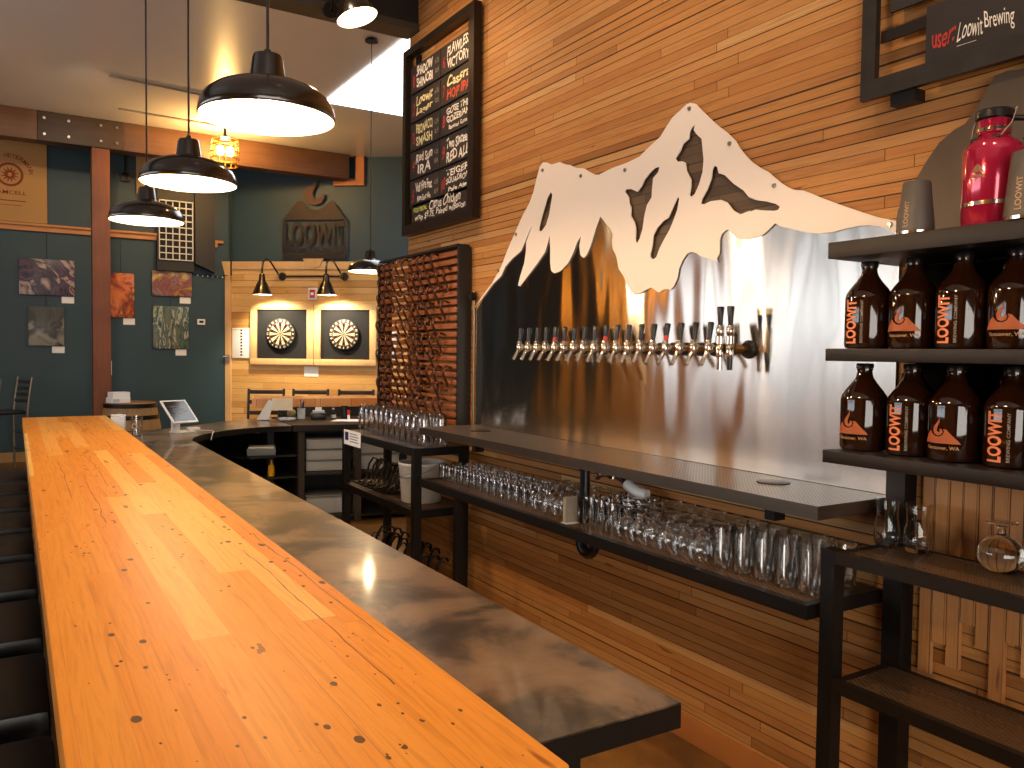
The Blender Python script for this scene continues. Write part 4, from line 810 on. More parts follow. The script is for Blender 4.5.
t = thing('leaflet_stand', 'white folded leaflet stand at the left end of the far steel counter', 'stand', (2.02, 7.70, 0.8866), -0.5)
MB().prism([(-0.09, 0), (0.02, 0), (0.07, 0.17), (0.02, 0.19)], 0.006, Matrix(((1, 0, 0, 0), (0, 0, -1, 0), (0, 1, 0, 0), (0, 0, 0, 1)))).box(-0.09, 0.02, 0.0, 0.10, 0, 0.005).build('stand', WHITEPLASTIC, t)
MB().box(0.05, 0.24, 0.0, 0.004, 0.09, 0.20).build('card', plain('cream_card', '#e8dcc0', 0.7), t); MB().tube([(0.14, 0.002, 0.09), (0.14, 0.03, 0.0)], 0.004, 6).build('card_prop', BLACKMETAL, t)
t = thing('twine_ball', 'ball of tan twine on the far counter beside the pen pot', 'twine', (2.28, 7.78, ZC)); MB().sphere((0, 0, 0.045), 0.045, 16).build('ball', plain('tan_twine', '#8a7a52', 0.9, 0, 0.3, 120), t)
t = thing('cable_tangle', 'tangled pale cable lying on the counter in front of the leaflet stand', 'cable', (2.16, 7.5, ZC))
rr = random.Random(5); MB().tube([(0.07*math.cos(k*0.9)+rr.uniform(-.02, .02), 0.05*math.sin(k*0.9)+rr.uniform(-.02, .02), 0.006+0.02*abs(math.sin(k*0.7))) for k in range(24)], 0.004, 6).build('cord', GREYPLASTIC, t)
t = thing('pen_pot', 'dark pot on the far counter holding pens', 'pot', (2.35, 7.70, ZC)); MB().lathe([(0, 0), (0.035, 0), (0.038, 0.10), (0.034, 0.10), (0.031, 0.006), (0, 0.006)], n=20).build('pot', GREYPLASTIC, t)
for k, (m, c, dx, dy) in enumerate(((BLUE, 'blue', 0.012, 0.01), (YELLOW, 'yellow', -0.018, -0.006), (INK, 'black', 0.016, -0.012), (BLUE, 'dark blue', -0.003, 0.017))):
    p = MB().cyl((dx*0.3, dy*0.3, 0.008), (dx*1.3, dy*1.3, 0.15+0.01*k), 0.006, n=10).build('pen', m); p.location = (2.35, 7.70, ZC); tag(p, ('blue pen leaning right in the grey pot', 'yellow pen leaning left in the grey pot', 'black pen standing in the grey pot', 'tallest dark blue pen at the back of the grey pot')[k], 'pen', 'pens in the pot')
t = thing('receipt_printer', 'small black and grey receipt printer on the far counter', 'printer', (2.48, 7.58, ZC), -0.3); MB().box(-0.07, 0.07, -0.08, 0.08, 0, 0.06, bev=0.006).build('body', BLACKPLASTIC, t); MB().box(-0.055, 0.055, -0.05, 0.03, 0.061, 0.085, bev=0.004).build('lid', GREYPLASTIC, t); MB().box(-0.03, 0.03, 0.04, 0.06, 0.062, 0.11).build('receipt', PAPER, t)
t = thing('sauce_bottle', 'small dark bottle with a pale label on the far counter', 'bottle', (2.62, 7.56, ZC)); MB().lathe([(0, 0), (0.024, 0), (0.025, 0.05), (0.01, 0.075), (0.01, 0.09), (0, 0.09)], n=16).build('body', BLACKPLASTIC, t); MB().lathe([(0.0252, 0.008), (0.0256, 0.008), (0.0256, 0.042), (0.0252, 0.042)], n=16).build('label', GREYPLASTIC, t); MB().cyl((0, 0, 0.09), (0, 0, 0.105), 0.012, n=12).build('cap', GREYPLASTIC, t)
t = thing('black_canister', 'black canister on the far counter left of the red marker', 'canister', (2.73, 7.55, ZC)); MB().lathe([(0, 0), (0.03, 0), (0.03, 0.11), (0, 0.11)], n=18).build('body', BLACKPLASTIC, t); MB().lathe([(0.031, 0.105), (0.032, 0.105), (0.032, 0.125), (0, 0.125)], n=18).build('lid', BLACKMETAL, t)
t = thing('red_marker', 'white marker with red cap standing on the far counter', 'marker', (2.70, 7.36, ZC)); MB().cyl((0, 0, 0), (0, 0, 0.05), 0.012, n=12).build('barrel', PAPER, t); MB().cyl((0, 0, 0.05), (0, 0, 0.095), 0.013, n=12).build('cap', RED, t)
tag(MB().prism([(2.50, 7.30), (2.85, 7.10), (2.98, 7.30), (2.62, 7.46)], 0.003, Matrix.Translation((0, 0, ZC))).build('paper_sheet', PAPER), 'white paper sheets lying flat on the far counter', 'paper')
t = thing('order_book', 'pale order pads stacked on the far counter beside the glass mugs', 'book', (2.95, 7.25, ZC), -0.2); MB().box(-0.10, 0.10, -0.07, 0.07, 0, 0.03).build('pad', plain('pale_tan_paper', '#c8b49c', 0.8), t); MB().box(-0.05, 0.12, -0.05, 0.08, 0.031, 0.075).build('upper_pad', plain('pale_rose_paper', '#c4a090', 0.8), t)
def crate(label, loc, w, d, h, cat='crate'):
    t = thing('storage_crate', label, cat, loc, -0.2, 'grey crates under the far counter')
    MB().box(0, w, 0, d, 0, h*0.96, bev=0.008).build('body', GREYPLASTIC, t)
    mb = MB()
    for k in range(5): mb.box(0.02+k*(w-0.04)/5, 0.01+(k+1)*(w-0.04)/5, -0.006, -0.001, h*0.2, h*0.72)
    mb.build('ribs', GREYPLASTIC, t); MB().box(-0.006, w+0.006, -0.012, d+0.006, h*0.86, h-0.002, bev=0.003).build('rim', plain('darker_grey_plastic', '#7d8388', 0.45), t)
for k, z in enumerate((0.452, 0.552, 0.652)): crate('grey ribbed crate under the far counter, %s of the left stack' % ('lowest', 'middle', 'topmost')[k], (2.24, 7.19, z), 0.36, 0.3, 0.099)
for k, z in enumerate((0.452, 0.602)): crate('grey ribbed crate under the far counter, %s of the stack behind the mesh shelving' % ('lower', 'upper')[k], (2.70, 7.10, z), 0.38, 0.3, 0.148)
crate('large grey crate on the lowest shelf under the far counter', (2.24, 7.19, 0.062), 0.34, 0.3, 0.17)
t = thing('paper_tray', 'grey paper tray on the dark shelf inside the counter bend', 'tray', (1.72, 7.20, 0.62), -0.3); MB().box(0, 0.24, 0, 0.18, 0, 0.06, bev=0.004).build('tray', plain('blue_grey_tray', '#6f7c86', 0.5), t); MB().box(0.01, 0.23, 0.01, 0.17, 0.061, 0.075).build('papers', PAPER, t)
t = thing('glue_bottle', 'yellow bottle standing on the dark lower shelf inside the counter bend', 'bottle', (1.93, 7.20, 0.43)); MB().lathe([(0, 0), (0.028, 0), (0.03, 0.03), (0.027, 0.09), (0.012, 0.105), (0, 0.105)], n=18).build('body', YELLOW, t); MB().cyl((0, 0, 0.105), (0, 0, 0.14), 0.012, 0.008, 12).build('cap', YELLOW, t)

# ------------------------------------------------------------------ lamps
def pendant(label, loc, s=1.0, power=24):
    t = thing('pendant_lamp', label, 'pendant lamp', loc, 0, 'black barn pendant lamps')
    out = [(0.203, 0.0), (0.207, 0.004), (0.205, 0.02), (0.20, 0.04), (0.188, 0.062), (0.160, 0.085), (0.12, 0.102), (0.08, 0.114), (0.056, 0.122)]
    inn = [(0.2025, 0.0005), (0.2015, 0.02), (0.196, 0.04), (0.184, 0.059), (0.156, 0.081), (0.118, 0.098), (0.078, 0.110), (0, 0.114)]
    k = lambda P: [(r*s, z*s) for r, z in P]
    MB().lathe(k(out), n=48).build('shade', BLACKSHADE, t, ang=60)
    MB().lathe(k(inn), n=48).build('shade_interior', WHITEENAMEL, t, 'white enamel inside', 60)
    MB().lathe(k([(0.056, 0.121), (0.054, 0.128), (0.046, 0.185), (0.042, 0.195), (0.012, 0.20), (0.010, 0.212), (0, 0.214)]), n=28).build('neck', BLACKSHADE, t)
    MB().cyl((0, 0, 0.21*s), (0, 0, CH-0.028-loc[2]), 0.0045, n=8).build('cord', plain('dark_cord', '#2a1c12', 0.5), t)
    MB().lathe([(0, 0), (0.06, 0.0), (0.062, 0.012), (0.05, 0.026), (0, 0.027)], (0, 0, CH-0.028-loc[2]), 24).build('ceiling_canopy', BLACKMETAL, t)
    MB().sphere((0, 0, 0.075*s), 0.028*s, 16, 1.15).build('bulb', BULB, t)
    point('pendant_light', (loc[0], loc[1], loc[2]+0.016), power, WARM, 0.022)
    return t
pendant('nearest and largest looking black barn pendant over the timber bar', (0.648, 2.46, 2.23), 0.95)
pendant('black barn pendant over the timber bar, middle of the row of three', (0.636, 3.66, 2.24), 0.94)
pendant('black barn pendant over the timber bar, farthest of the row of three', (0.620, 4.80, 2.23), 0.92)
pendant('black barn pendant over the near end of the timber bar, above the picture', (0.66, 1.2, 2.27), 0.95)
def added_bulb(label, loc):  # unseen bulbs added only to streak the steel sheet with reflections
    t = thing('added_bulb_pendant', label, 'pendant lamp', loc, 0, 'amber bulbs added for streaks in the steel')
    MB().cyl((0, 0, 0.06), (0, 0, 0.14), 0.022, 0.018, 14).build('socket', BLACKMETAL, t)
    MB().cyl((0, 0, 0.14), (0, 0, CH-0.028-loc[2]), 0.0045, n=8).build('cord', plain('dark_cord', '#2a1c12'), t)
    MB().lathe([(0, -0.06), (0.03, -0.052), (0.045, -0.02), (0.043, 0.01), (0.025, 0.045), (0.02, 0.062), (0, 0.063)], n=18).build('bulb', emit('added_bulb_glow', '#ff9a2e', 24.0), t)
    MB().lathe([(0, 0), (0.05, 0.0), (0.04, 0.026), (0, 0.027)], (0, 0, CH-0.028-loc[2]), 18).build('ceiling_canopy', BLACKMETAL, t)
added_bulb('amber bulb added out of view for steel reflections, nearest of three', (-1.5, 6.6, 2.3))
added_bulb('amber bulb added out of view for steel reflections, middle of three', (-1.46, 8.0, 2.3))
added_bulb('amber bulb added out of view for steel reflections, farthest of three', (-1.92, 8.3, 2.3))
pendant('small black pendant on a long cord near the hook rack', (2.80, 7.08, 2.27), 0.98, 18)
t = thing('cage_lamp', 'glowing amber cage lamp hanging by the ceiling beam', 'lamp', (2.30, 10.75, 3.98))
MB().cyl((0, 0, CH-3.98), (0, 0, 0.21), 0.02, n=10).lathe([(0, 0.2), (0.07, 0.2), (0.06, 0.24), (0, 0.25)], n=18).build('stem', BLACKMETAL, t)
for dx in (-0.06, 0.06): MB().sphere((dx, 0.02*dx, 0.06), 0.05, 14, 1.3).build('bulb', AMBERBULB, t)
mb = MB()
for k in range(14):
    a = 2*PI*k/14; c, s = math.cos(a), math.sin(a)
    mb.tube([(0.16*c, 0.16*s, 0.20), (0.175*c, 0.175*s, 0.05), (0.16*c, 0.16*s, -0.12)], 0.005, 6)
for z, r in ((0.20, 0.16), (0.12, 0.168), (0.04, 0.175), (-0.04, 0.17), (-0.12, 0.16)):
    mb.lathe([(r-0.005, z-0.005), (r+0.005, z-0.005), (r+0.005, z+0.005), (r-0.005, z+0.005), (r-0.005, z-0.005)], n=28)
mb.build('cage', plain('brass_cage', '#8a5a1c', 0.4, 0.6), t)
point('cage_light', (2.30, 10.75, 4.10), 150, (1.0, 0.62, 0.22), 0.06)
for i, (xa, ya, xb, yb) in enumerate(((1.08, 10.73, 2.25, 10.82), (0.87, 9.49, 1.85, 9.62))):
    tag(MB().cyl((xa, ya, CH-0.014), (xb, yb, CH-0.014), 0.012, n=8).build('ceiling_conduit_and_shadow', plain('conduit_and_shadow_grey', '#8c8070', 0.5)), ('thin conduit on the ceiling running to the cage lamp', 'thin rod standing in for a soft shadow streak on the ceiling')[i], 'conduit')  # first is a conduit, second stands in for a soft shadow streak
t = thing('board_spotlight', 'black gooseneck lamp at the ceiling header aimed at the beer list', 'lamp', (1.70, 4.52, 3.455))
M = Matrix.Rotation(-0.18, 4, 'X') @ Matrix.Rotation(-0.26, 4, 'Y')
MB().lathe([(0.118, 0), (0.121, 0.004), (0.114, 0.03), (0.095, 0.07), (0.06, 0.11), (0.035, 0.125), (0.03, 0.17), (0, 0.172)], n=32, M=M).build('shade', BLACKSHADE, t)
MB().lathe([(0.1175, 0.001), (0.111, 0.03), (0.092, 0.068), (0.057, 0.107), (0, 0.115)], n=32, M=M).build('shade_interior', WHITEENAMEL, t)
MB().sphere(M @ Vector((0, 0, 0.065)), 0.03, 14).build('bulb', BULB, t)
p = M @ Vector((0, 0, 0.17)); MB().tube([p, p+Vector((-0.01, 0.03, 0.06)), p+Vector((0.0, 0.12, 0.10)), p+Vector((0.0, 0.25, 0.06)), (0.0, 0.43, 0.20), (0, 0.468, 0.20)], 0.012, 10).build('gooseneck', BLACKMETAL, t)
MB().cyl((0, 0.452, 0.20), (0, 0.47, 0.20), 0.05, n=20).build('wall_plate', BLACKMETAL, t)
point('board_spot_light', tuple(Vector((1.70, 4.52, 3.455)) + (M @ Vector((0, 0, 0.0)))), 8, WARM, 0.03)

# ------------------------------------------------------------------ dartboard wall
def dthing(name, label, cat, s, z, group=None): return thing(name, label, cat, dp(s, z, 0.021), -DA, group)
# local: x along the wall, -y into the room, z up
def dart_light(label, s, k):
    t = dthing('gooseneck_wall_lamp', label, 'wall lamp', s, 2.633, 'gooseneck lamps over the dartboards')
    MB().cyl((0, -0.001, 0), (0, -0.025, 0), 0.062, 0.055, 22).build('wall_plate', BLACKSHADE, t)
    a = [(0, -0.025, 0), (-0.015, -0.09, 0.01), (-0.04, -0.17, 0.09), (-0.08, -0.25, 0.19), (-0.11, -0.33, 0.22), (-0.135, -0.38, 0.17), (-0.14, -0.40, 0.06), (-0.14, -0.40, -0.02)]
    MB().tube(a, 0.014, 10).build('gooseneck', BLACKSHADE, t)
    MB().lathe([(0.135, -0.30), (0.138, -0.295), (0.12, -0.25), (0.075, -0.14), (0.05, -0.10), (0.042, -0.02), (0.03, 0.0), (0, 0.001)], (-0.14, -0.40, 0), 30).build('shade', BLACKSHADE, t)
    MB().lathe([(0.1345, -0.299), (0.117, -0.25), (0.072, -0.138), (0.0, -0.10)], (-0.14, -0.40, 0), 30).build('shade_interior', WHITEENAMEL, t)
    MB().sphere((-0.14, -0.40, -0.2), 0.035, 14).build('bulb', BULB, t)
    p = Vector(dp(s-0.14, 2.633-0.25, 0.43)); g = Vector(dp(s+0.05, 1.5, 0.0)); spot('dart_light', p, g, 130, (1.0, 0.82, 0.55), 125, 0.8, 0.04)
dart_light('black gooseneck lamp over the left dartboard', -0.419, 0)
dart_light('black gooseneck lamp over the right dartboard', 0.534, 1)
t = dthing('lamp_conduit', 'black conduit joining the two gooseneck lamps', 'conduit', 0, 2.633); MB().cyl((-0.355, -0.02, 0), (0.47, -0.02, 0), 0.014, n=10).build('pipe', BLACKMETAL, t)
def dartframe(label, s0, s1):
    t = dthing('dart_backing_frame', label, 'frame', (s0+s1)/2, 1.77, 'pine framed dartboard panels')
    w, h = (s1-s0)/2, 0.45
    MB().box(-w+0.10, w-0.10, -0.025, -0.001, -h+0.09, h-0.08).build('felt_panel', BOARDBLACK, t)
    for a in ((-w, w, h-0.08, h), (-w, w, -h, -h+0.09), (-w, -w+0.10, -h+0.091, h-0.081), (w-0.10, w, -h+0.091, h-0.081)): MB().box(a[0], a[1], -0.05, -0.001, a[2], a[3], bev=0.003).build('frame_board', PALE, t)
    return t
dartframe('pine framed black panel behind the left dartboard', -0.90, 0.073); dartframe('pine framed black panel behind the right dartboard', 0.082, 1.03)
def dartboard(label, s):
    t = dthing('dartboard', label, 'dartboard', s, 1.778, 'dartboards'); t.location = dp(s, 1.778, 0.0465)
    M = Matrix(((1, 0, 0, 0), (0, 0, -1, 0), (0, 1, 0, 0), (0, 0, 0, 1)))     # local disc xy -> x,z ; disc normal -> -y
    MB().lathe([(0, 0), (0.225, 0), (0.2255, 0.004), (0.2255, 0.034), (0.22, 0.038), (0, 0.038)], n=60, M=M).build('number_ring', DARTBLACK, t)
    bm = bmesh.new(); R = [0.007, 0.016, 0.099, 0.107, 0.162, 0.170]; mats = [CREAM, DARTBLACK, DARTRED, DARTGREEN]
    def ring(a0, a1, r0, r1, mi, z):
        v = [bm.verts.new(M @ Vector((r*math.cos(a), r*math.sin(a), z))) for r, a in ((r0, a0), (r1, a0), (r1, (a0+a1)/2), (r1, a1), (r0, a1))]
        f = bm.faces.new(v); f.material_index = mi
    for k in range(20):
        a0 = PI/2 - PI/20 + k*PI/10; a1 = a0+PI/10; e = k % 2
        ring(a0, a1, R[1], R[2], 1-e, 0.0385); ring(a0, a1, R[2], R[3], 2 if not e else 3, 0.0385); ring(a0, a1, R[3], R[4], 1-e, 0.0385); ring(a0, a1, R[4], R[5], 2 if not e else 3, 0.0385)
        ring(a0, a1, 0.0, R[0], 2, 0.0388) if False else ring(a0, a1, R[0], R[1], 3, 0.0385); ring(a0, a1, 0.0001, R[0], 2, 0.0385)
    bmesh.ops.solidify(bm, geom=bm.faces[:], thickness=0.001)
    me = bpy.data.meshes.new('segments'); bm.to_mesh(me); bm.free()
    for m in mats: me.materials.append(m)
    link('scoring_face', me, t)
    nums = [20, 5, 12, 9, 14, 11, 8, 16, 7, 19, 3, 17, 2, 15, 10, 6, 13, 4, 18, 1]; L = []
    for k, nn in enumerate(nums):
        a = PI/2 + k*PI/10; L.append(text_mesh(str(nn), 0.028 if nn > 9 else 0.018, 0.03, CREAM, M @ Matrix.Translation((0.197*math.cos(a), 0.197*math.sin(a), 0.0385)) @ Matrix.Rotation(a-PI/2, 4, 'Z'), 0.03))
    link('numbers', join_meshes('numbers', L), t)
dartboard('cream and black dartboard in the left pine frame', -0.425); dartboard('cream and black dartboard in the right pine frame', 0.545)
t = dthing('fire_alarm_box', 'small white box with a red pull station between the two lamps', 'alarm', 0.055, 2.375); MB().box(-0.07, 0.07, -0.03, -0.001, -0.09, 0.09, bev=0.006).build('box', WHITEPLASTIC, t); MB().box(-0.04, 0.04, -0.04, -0.031, -0.06, 0.06, bev=0.004).build('pull_station', RED, t, 'red front'); MB().box(-0.022, 0.022, -0.045, -0.041, -0.02, 0.02).build('handle', WHITEPLASTIC, t)
tag(MB().box(-0.11, 0.11, -0.004, -0.001, -0.075, 0.075).build('wall_notice', PAPER), 'white blank looking notice on the pine boards below the dartboards', 'notice'); n_ = bpy.data.objects['wall_notice']; n_.location = dp(0.03, 1.225, 0.021); n_.rotation_euler = (0, 0, -DA)
def score(label, s):
    t = dthing('score_board', label, 'scoreboard', s, 1.635, 'white dart score boards'); MB().box(-0.145, 0.145, -0.018, -0.001, -0.225, 0.225, bev=0.003).build('board', WHITEPLASTIC, t)
    mb = MB()
    for k in range(9): mb.box(-0.015, 0.015, -0.0195, -0.0182, -0.19+k*0.046, -0.165+k*0.046)
    mb.box(-0.13, 0.13, -0.0195, -0.0182, 0.195, 0.2).build('score_column', INK, t)
score('white score board left of the left dartboard', -1.05); score('white score board partly hidden by the hook rack', 1.18)
t = dthing('brewery_sign', 'dark steel sign of a mountain and flame reading LOOWIT BREWING COMPANY', 'sign', 0.08, 2.86)
t.location = dp(0.08, 2.86, 0.055); SM = Matrix(((1, 0, 0, 0), (0, 0, -1, 0), (0, 1, 0, 0), (0, 0, 0, 1)))
MB().box(-0.48, 0.48, -0.006, 0.004, 0.03, 0.105).build('base_plate', SIGNSTEEL, t); MB().prism([(-0.17, 0.031), (0.15, 0.031), (0.09, -0.08), (-0.02, -0.11), (-0.11, -0.08)], 0.012, SM).build('lower_badge', PALE, t)
link('small_lettering', text_mesh('VANCOUVER, WASHINGTON', 0.8, 0.04, BLACKMETAL, SM @ Matrix.Translation((0, 0.067, 0.007)), 0.01, thick=0.003), t)
link('company_lettering', text_mesh('BREWING COMPANY', 0.95, 0.075, SIGNSTEEL, SM @ Matrix.Translation((0, 0.165, 0.003)), 0.03), t)
MB().box(-0.49, -0.47, -0.004, 0.004, 0.10, 0.60).box(0.47, 0.49, -0.004, 0.004, 0.10, 0.60).box(-0.47, 0.47, -0.003, 0.004, 0.115, 0.125).box(-0.47, 0.47, -0.003, 0.004, 0.205, 0.213).build('side_bars', SIGNSTEEL, t)
link('name_lettering', text_mesh('LOOWIT', 0.92, 0.36, SIGNSTEEL, SM @ Matrix.Translation((0, 0.40, 0.003)), 0.03), t)
link('mountain_plate', plate_mesh('mp', [[(-0.49, 0.60), (0.49, 0.60), (0.27, 0.88), (0.20, 0.84), (0.14, 0.78), (0.05, 0.74), (-0.06, 0.76), (-0.12, 0.81), (-0.16, 0.86), (-0.24, 0.88), (-0.30, 0.82), (-0.38, 0.72)]], 0.008, SIGNSTEEL, SM), t)
link('flame_plate', plate_mesh('fp', [[(-0.17, 0.98), (-0.15, 0.89), (-0.08, 0.83), (0.02, 0.81), (0.12, 0.85), (0.16, 0.93), (0.13, 0.99), (0.10, 0.93), (0.04, 0.90), (-0.01, 0.93), (-0.02, 1.0), (0.03, 1.09), (0.04, 1.2), (0.0, 1.13), (-0.08, 1.07), (-0.14, 1.03)]], 0.008, plain('flame_rust', '#3a2018', 0.5, 0.4), SM), t)
t = dthing('wall_cable', 'dark cable with beads running down the corner and along the teal wall', 'cable', -1.2, 2.62); t.location = dp(-1.2, 2.62, 0.03)
MB().tube([(0, -0.03, 1.35), (0, -0.03, 0.02)], 0.01, 8).build('drop_cable', BLACKMETAL, t)
t = thing('string_lights', 'short run of bead lights along the teal wall by the corner', 'string lights', (2.24, 12.68, 2.62))
MB().tube([(0, 0, 0.02), (0.15, 0, 0.01), (0.32, 0, 0.0), (0.50, -0.05, 0.02)], 0.006, 6).build('wire', BLACKMETAL, t)
for k in range(6): MB().sphere((0.08+0.07*k, -0.012-0.004*(k > 4), 0.012-0.003*min(k, 3)-0.012), 0.012, 8).build('bead', WHITEPLASTIC, t)
t = thing('door_latch', 'small metal latch on the pale corner trim', 'latch', dp(-1.26, 1.40, 0.046), -DA); MB().box(-0.03, 0.03, -0.02, -0.001, -0.05, 0.06).cyl((0, -0.02, 0.03), (-0.05, -0.05, 0.03), 0.012, n=10).build('body', STEEL, t)

# ------------------------------------------------------------------ teal wall: paintings, sacks, grille
PW = 12.694
def art(label, x0, x1, z0, z1, mat, tagx, wire):
    t = thing('abstract_painting', label, 'painting', ((x0+x1)/2, PW, (z0+z1)/2)); w, h = (x1-x0)/2, (z1-z0)/2
    MB().box(-w, w, -0.035, 0, -h, h, bev=0.003).build('canvas', mat, t)
    c = MB().box(-0.075, 0.075, -0.004, 0, -0.045, 0.045).build('title_card', PAPER); c.location = (tagx, PW, z0-0.055)
    tag(c, 'white title card below the ' + label, 'card')
    MB().cyl((0, -0.004, h), (0, -0.004, h+wire), 0.003, n=6).build('hanging_wire', BLACKMETAL, t)
art('purple and cream swirled painting', 0.07, 0.72, 2.24, 2.72, painting('swirl_paint', ['#1c1424', '#2c2236', '#5a4660', '#1c1424', '#b8a09a', '#2a2030', '#8a6c54', '#d8c8c0'], 2.6, 1.7, 1.6), 0.64, 0.33)
art('grey and white marbled painting', 0.17, 0.59, 1.56, 2.08, painting('grey_paint', ['#232627', '#4a4c48', '#2c2e2e', '#8a887c', '#3a3c3a', '#d0ccc0'], 7.7, 2.0, 1.4), 0.52, 0.14)
art('orange and black fiery painting', 1.12, 1.465, 1.97, 2.59, painting('fire_paint', ['#1c1a20', '#3a3c48', '#8a2c18', '#d8742a', '#6a2014', '#e8a04a', '#2a1c1c'], 4.9, 1.8, 1.6), 1.40, 0.46)
art('red and yellow landscape painting', 1.70, 2.235, 2.30, 2.655, painting('field_paint', ['#c0b4a0', '#4a2830', '#8a6a60', '#7a343a', '#b8984a', '#cabb78', '#8c7c70'], 9.6, 3.4, 0.8), 2.15, 0.003)
art('green and white streaked painting', 1.71, 2.19, 1.54, 2.15, painting('streak_paint', ['#16302c', '#2c5a4c', '#b8b8a4', '#202c30', '#4a6a58', '#6a5a48', '#a8b4a0', '#1c2824'], 3.7, 1.8, 0.6, True), 2.09, 0.13)
t = thing('malt_sack', 'burlap malt sack with a red round print hanging at the far left', 'sack', (0, 0, 0))
bm_ = MB().box(-0.52, 0.405, 12.655, 12.694, 3.19, 4.33, bev=0.012); bm_.build('cloth', BURLAP, t)
circ = lambda r: [(r*math.cos(a*PI/18), r*math.sin(a*PI/18)) for a in range(36)]
link('round_print', plate_mesh('rp', [circ(0.155), circ(0.125)], 0.001, SACKPRINT, backM(-0.02, 12.6545, 3.80)), t)
link('rosette_print', plate_mesh('rr', [[((0.11 if k % 2 else 0.05)*math.cos(k*PI/12), (0.11 if k % 2 else 0.05)*math.sin(k*PI/12)) for k in range(24)], circ(0.025)], 0.001, SACKPRINT, backM(-0.02, 12.6545, 3.80)), t)
L = []
for k, chh in enumerate('MICH. WEYERMANN'):
    if chh == ' ': continue
    a = PI*0.93 - PI*0.86*k/14
    L.append(text_mesh(chh, 0.045 if chh not in 'I.' else 0.015, 0.055 if chh != '.' else 0.015, SACKPRINT, backM(-0.02+0.25*math.cos(a), 12.6545, 3.80+0.25*math.sin(a)) @ Matrix.Rotation(a-PI/2, 4, 'Z'), 0.01))
link('arc_lettering', join_meshes('arc', L), t)
link('name_lettering', text_mesh('LAMCELL', 0.38, 0.05, SACKPRINT, backM(-0.02, 12.6545, 3.57), 0.01), t)
MB().box(-0.2, 0.16, 12.6535, 12.6545, 3.455, 3.468).box(-0.14, 0.12, 12.6535, 12.6545, 3.40, 3.408).build('printed_rules', SACKPRINT, t)
t = thing('plain_sack', 'plain tan sack hanging behind the lamps right of the timber post', 'sack', (0, 0, 0)); MB().box(1.50, 1.74, 12.655, 12.694, 3.72, 4.28, bev=0.012).build('cloth', BURLAP, t)
t = thing('junction_box', 'grey electrical box and conduit under the beam beside the post', 'electrical box', (1.36, 12.69, 3.93)); MB().box(-0.05, 0.05, -0.06, 0, -0.06, 0.06, bev=0.004).build('box', DARKIRON, t); MB().tube([(0, -0.03, 0.06), (0, -0.03, 0.30), (-0.05, -0.03, 0.40)], 0.012, 8).build('conduit', DARKIRON, t)
t = thing('heater_unit', 'dark wall heater cabinet with a white egg-crate grille above a painting', 'heater', (1.76, 12.694, 2.66))
MB().box(0, 0.50, -0.10, 0, 0, 1.22).build('cabinet', BLACKWOOD, t); MB().prism([(0.505, 0.12), (0.78, 0.0), (0.78, 1.20), (0.505, 1.22)], 0.16, SM).build('side_cabinet', plain('brown_black_panel', '#1a130d', 0.5), t)
MB().box(0.02, 0.48, -0.104, -0.1005, 0.15, 1.0).build('grille_recess', plain('recess_dark', '#1c1a18', 0.8), t)
mb = MB()
for k in range(6): mb.box(0.02+k*0.09, 0.035+k*0.09-0.003, -0.135, -0.1045, 0.15, 1.0)
for k in range(10): mb.box(0.02, 0.482, -0.135, -0.1045, 0.15+k*0.093, 0.163+k*0.093)
mb.build('grille', WHITEPLASTIC, t, 'white egg-crate grille')
t = thing('thermostat', 'small white thermostat on the teal wall', 'thermostat', (2.37, 12.694, 1.938)); MB().box(-0.055, 0.055, -0.025, 0, -0.042, 0.042, bev=0.005).build('case', WHITEPLASTIC, t); MB().box(-0.03, 0.03, -0.027, -0.0255, -0.015, 0.02).build('display', INK, t)
t = thing('light_switch', 'white wall switch right of the timber post', 'switch', (1.14, 12.694, 1.257)); MB().box(-0.035, 0.035, -0.008, 0, -0.1, 0.1, bev=0.002).build('plate', WHITEPLASTIC, t); MB().box(-0.01, 0.01, -0.014, -0.0085, -0.02, 0.02).build('toggle', WHITEPLASTIC, t)

# ------------------------------------------------------------------ glassware
def bowl(name, prof, mat=None, n=20): return MB().lathe(prof, n=n).mesh(name, mat or GLASS, 50)
TASTER = bowl('tasting_glass', [(0.030, 0.0), (0.031, 0.001), (0.026, 0.08), (0.024, 0.086), (0, 0.086), (0, 0.070), (0.023, 0.069), (0.0285, 0.0)])
TULIP = bowl('tulip_glass', [(0.027, 0), (0.028, 0.001), (0.036, 0.03), (0.037, 0.045), (0.030, 0.068), (0.010, 0.082), (0.005, 0.09), (0.005, 0.112), (0.012, 0.118), (0.032, 0.122), (0.033, 0.125), (0, 0.126)])
TALL = bowl('straight_glass', [(0.031, 0), (0.032, 0.001), (0.030, 0.125), (0.028, 0.13), (0, 0.13), (0, 0.115), (0.026, 0.114), (0.0295, 0)])
PINT = bowl('pint_glass', [(0, 0.002), (0, 0.0), (0.026, 0.0), (0.029, 0.004), (0.033, 0.06), (0.042, 0.115), (0.0425, 0.135), (0.0405, 0.135), (0.040, 0.115), (0.031, 0.06), (0.026, 0.012), (0, 0.012)], n=24)
MUG = bowl('glass_mug', [(0.038, 0), (0.0395, 0.001), (0.037, 0.14), (0.033, 0.16), (0.022, 0.17), (0, 0.172), (0, 0.155), (0.03, 0.152), (0.0345, 0.135), (0.0365, 0)], n=24)
MUGHANDLE = MB().tube([(-0.036, 0, 0.035), (-0.055, 0, 0.04), (-0.062, 0, 0.065), (-0.062, 0, 0.10), (-0.055, 0, 0.122), (-0.035, 0, 0.128)], 0.006, 8).mesh('handle', GLASS)
gr = random.Random(21)
ROWN = ['front', 'second', 'third', 'back', 'fifth']
ZS = 0.8345
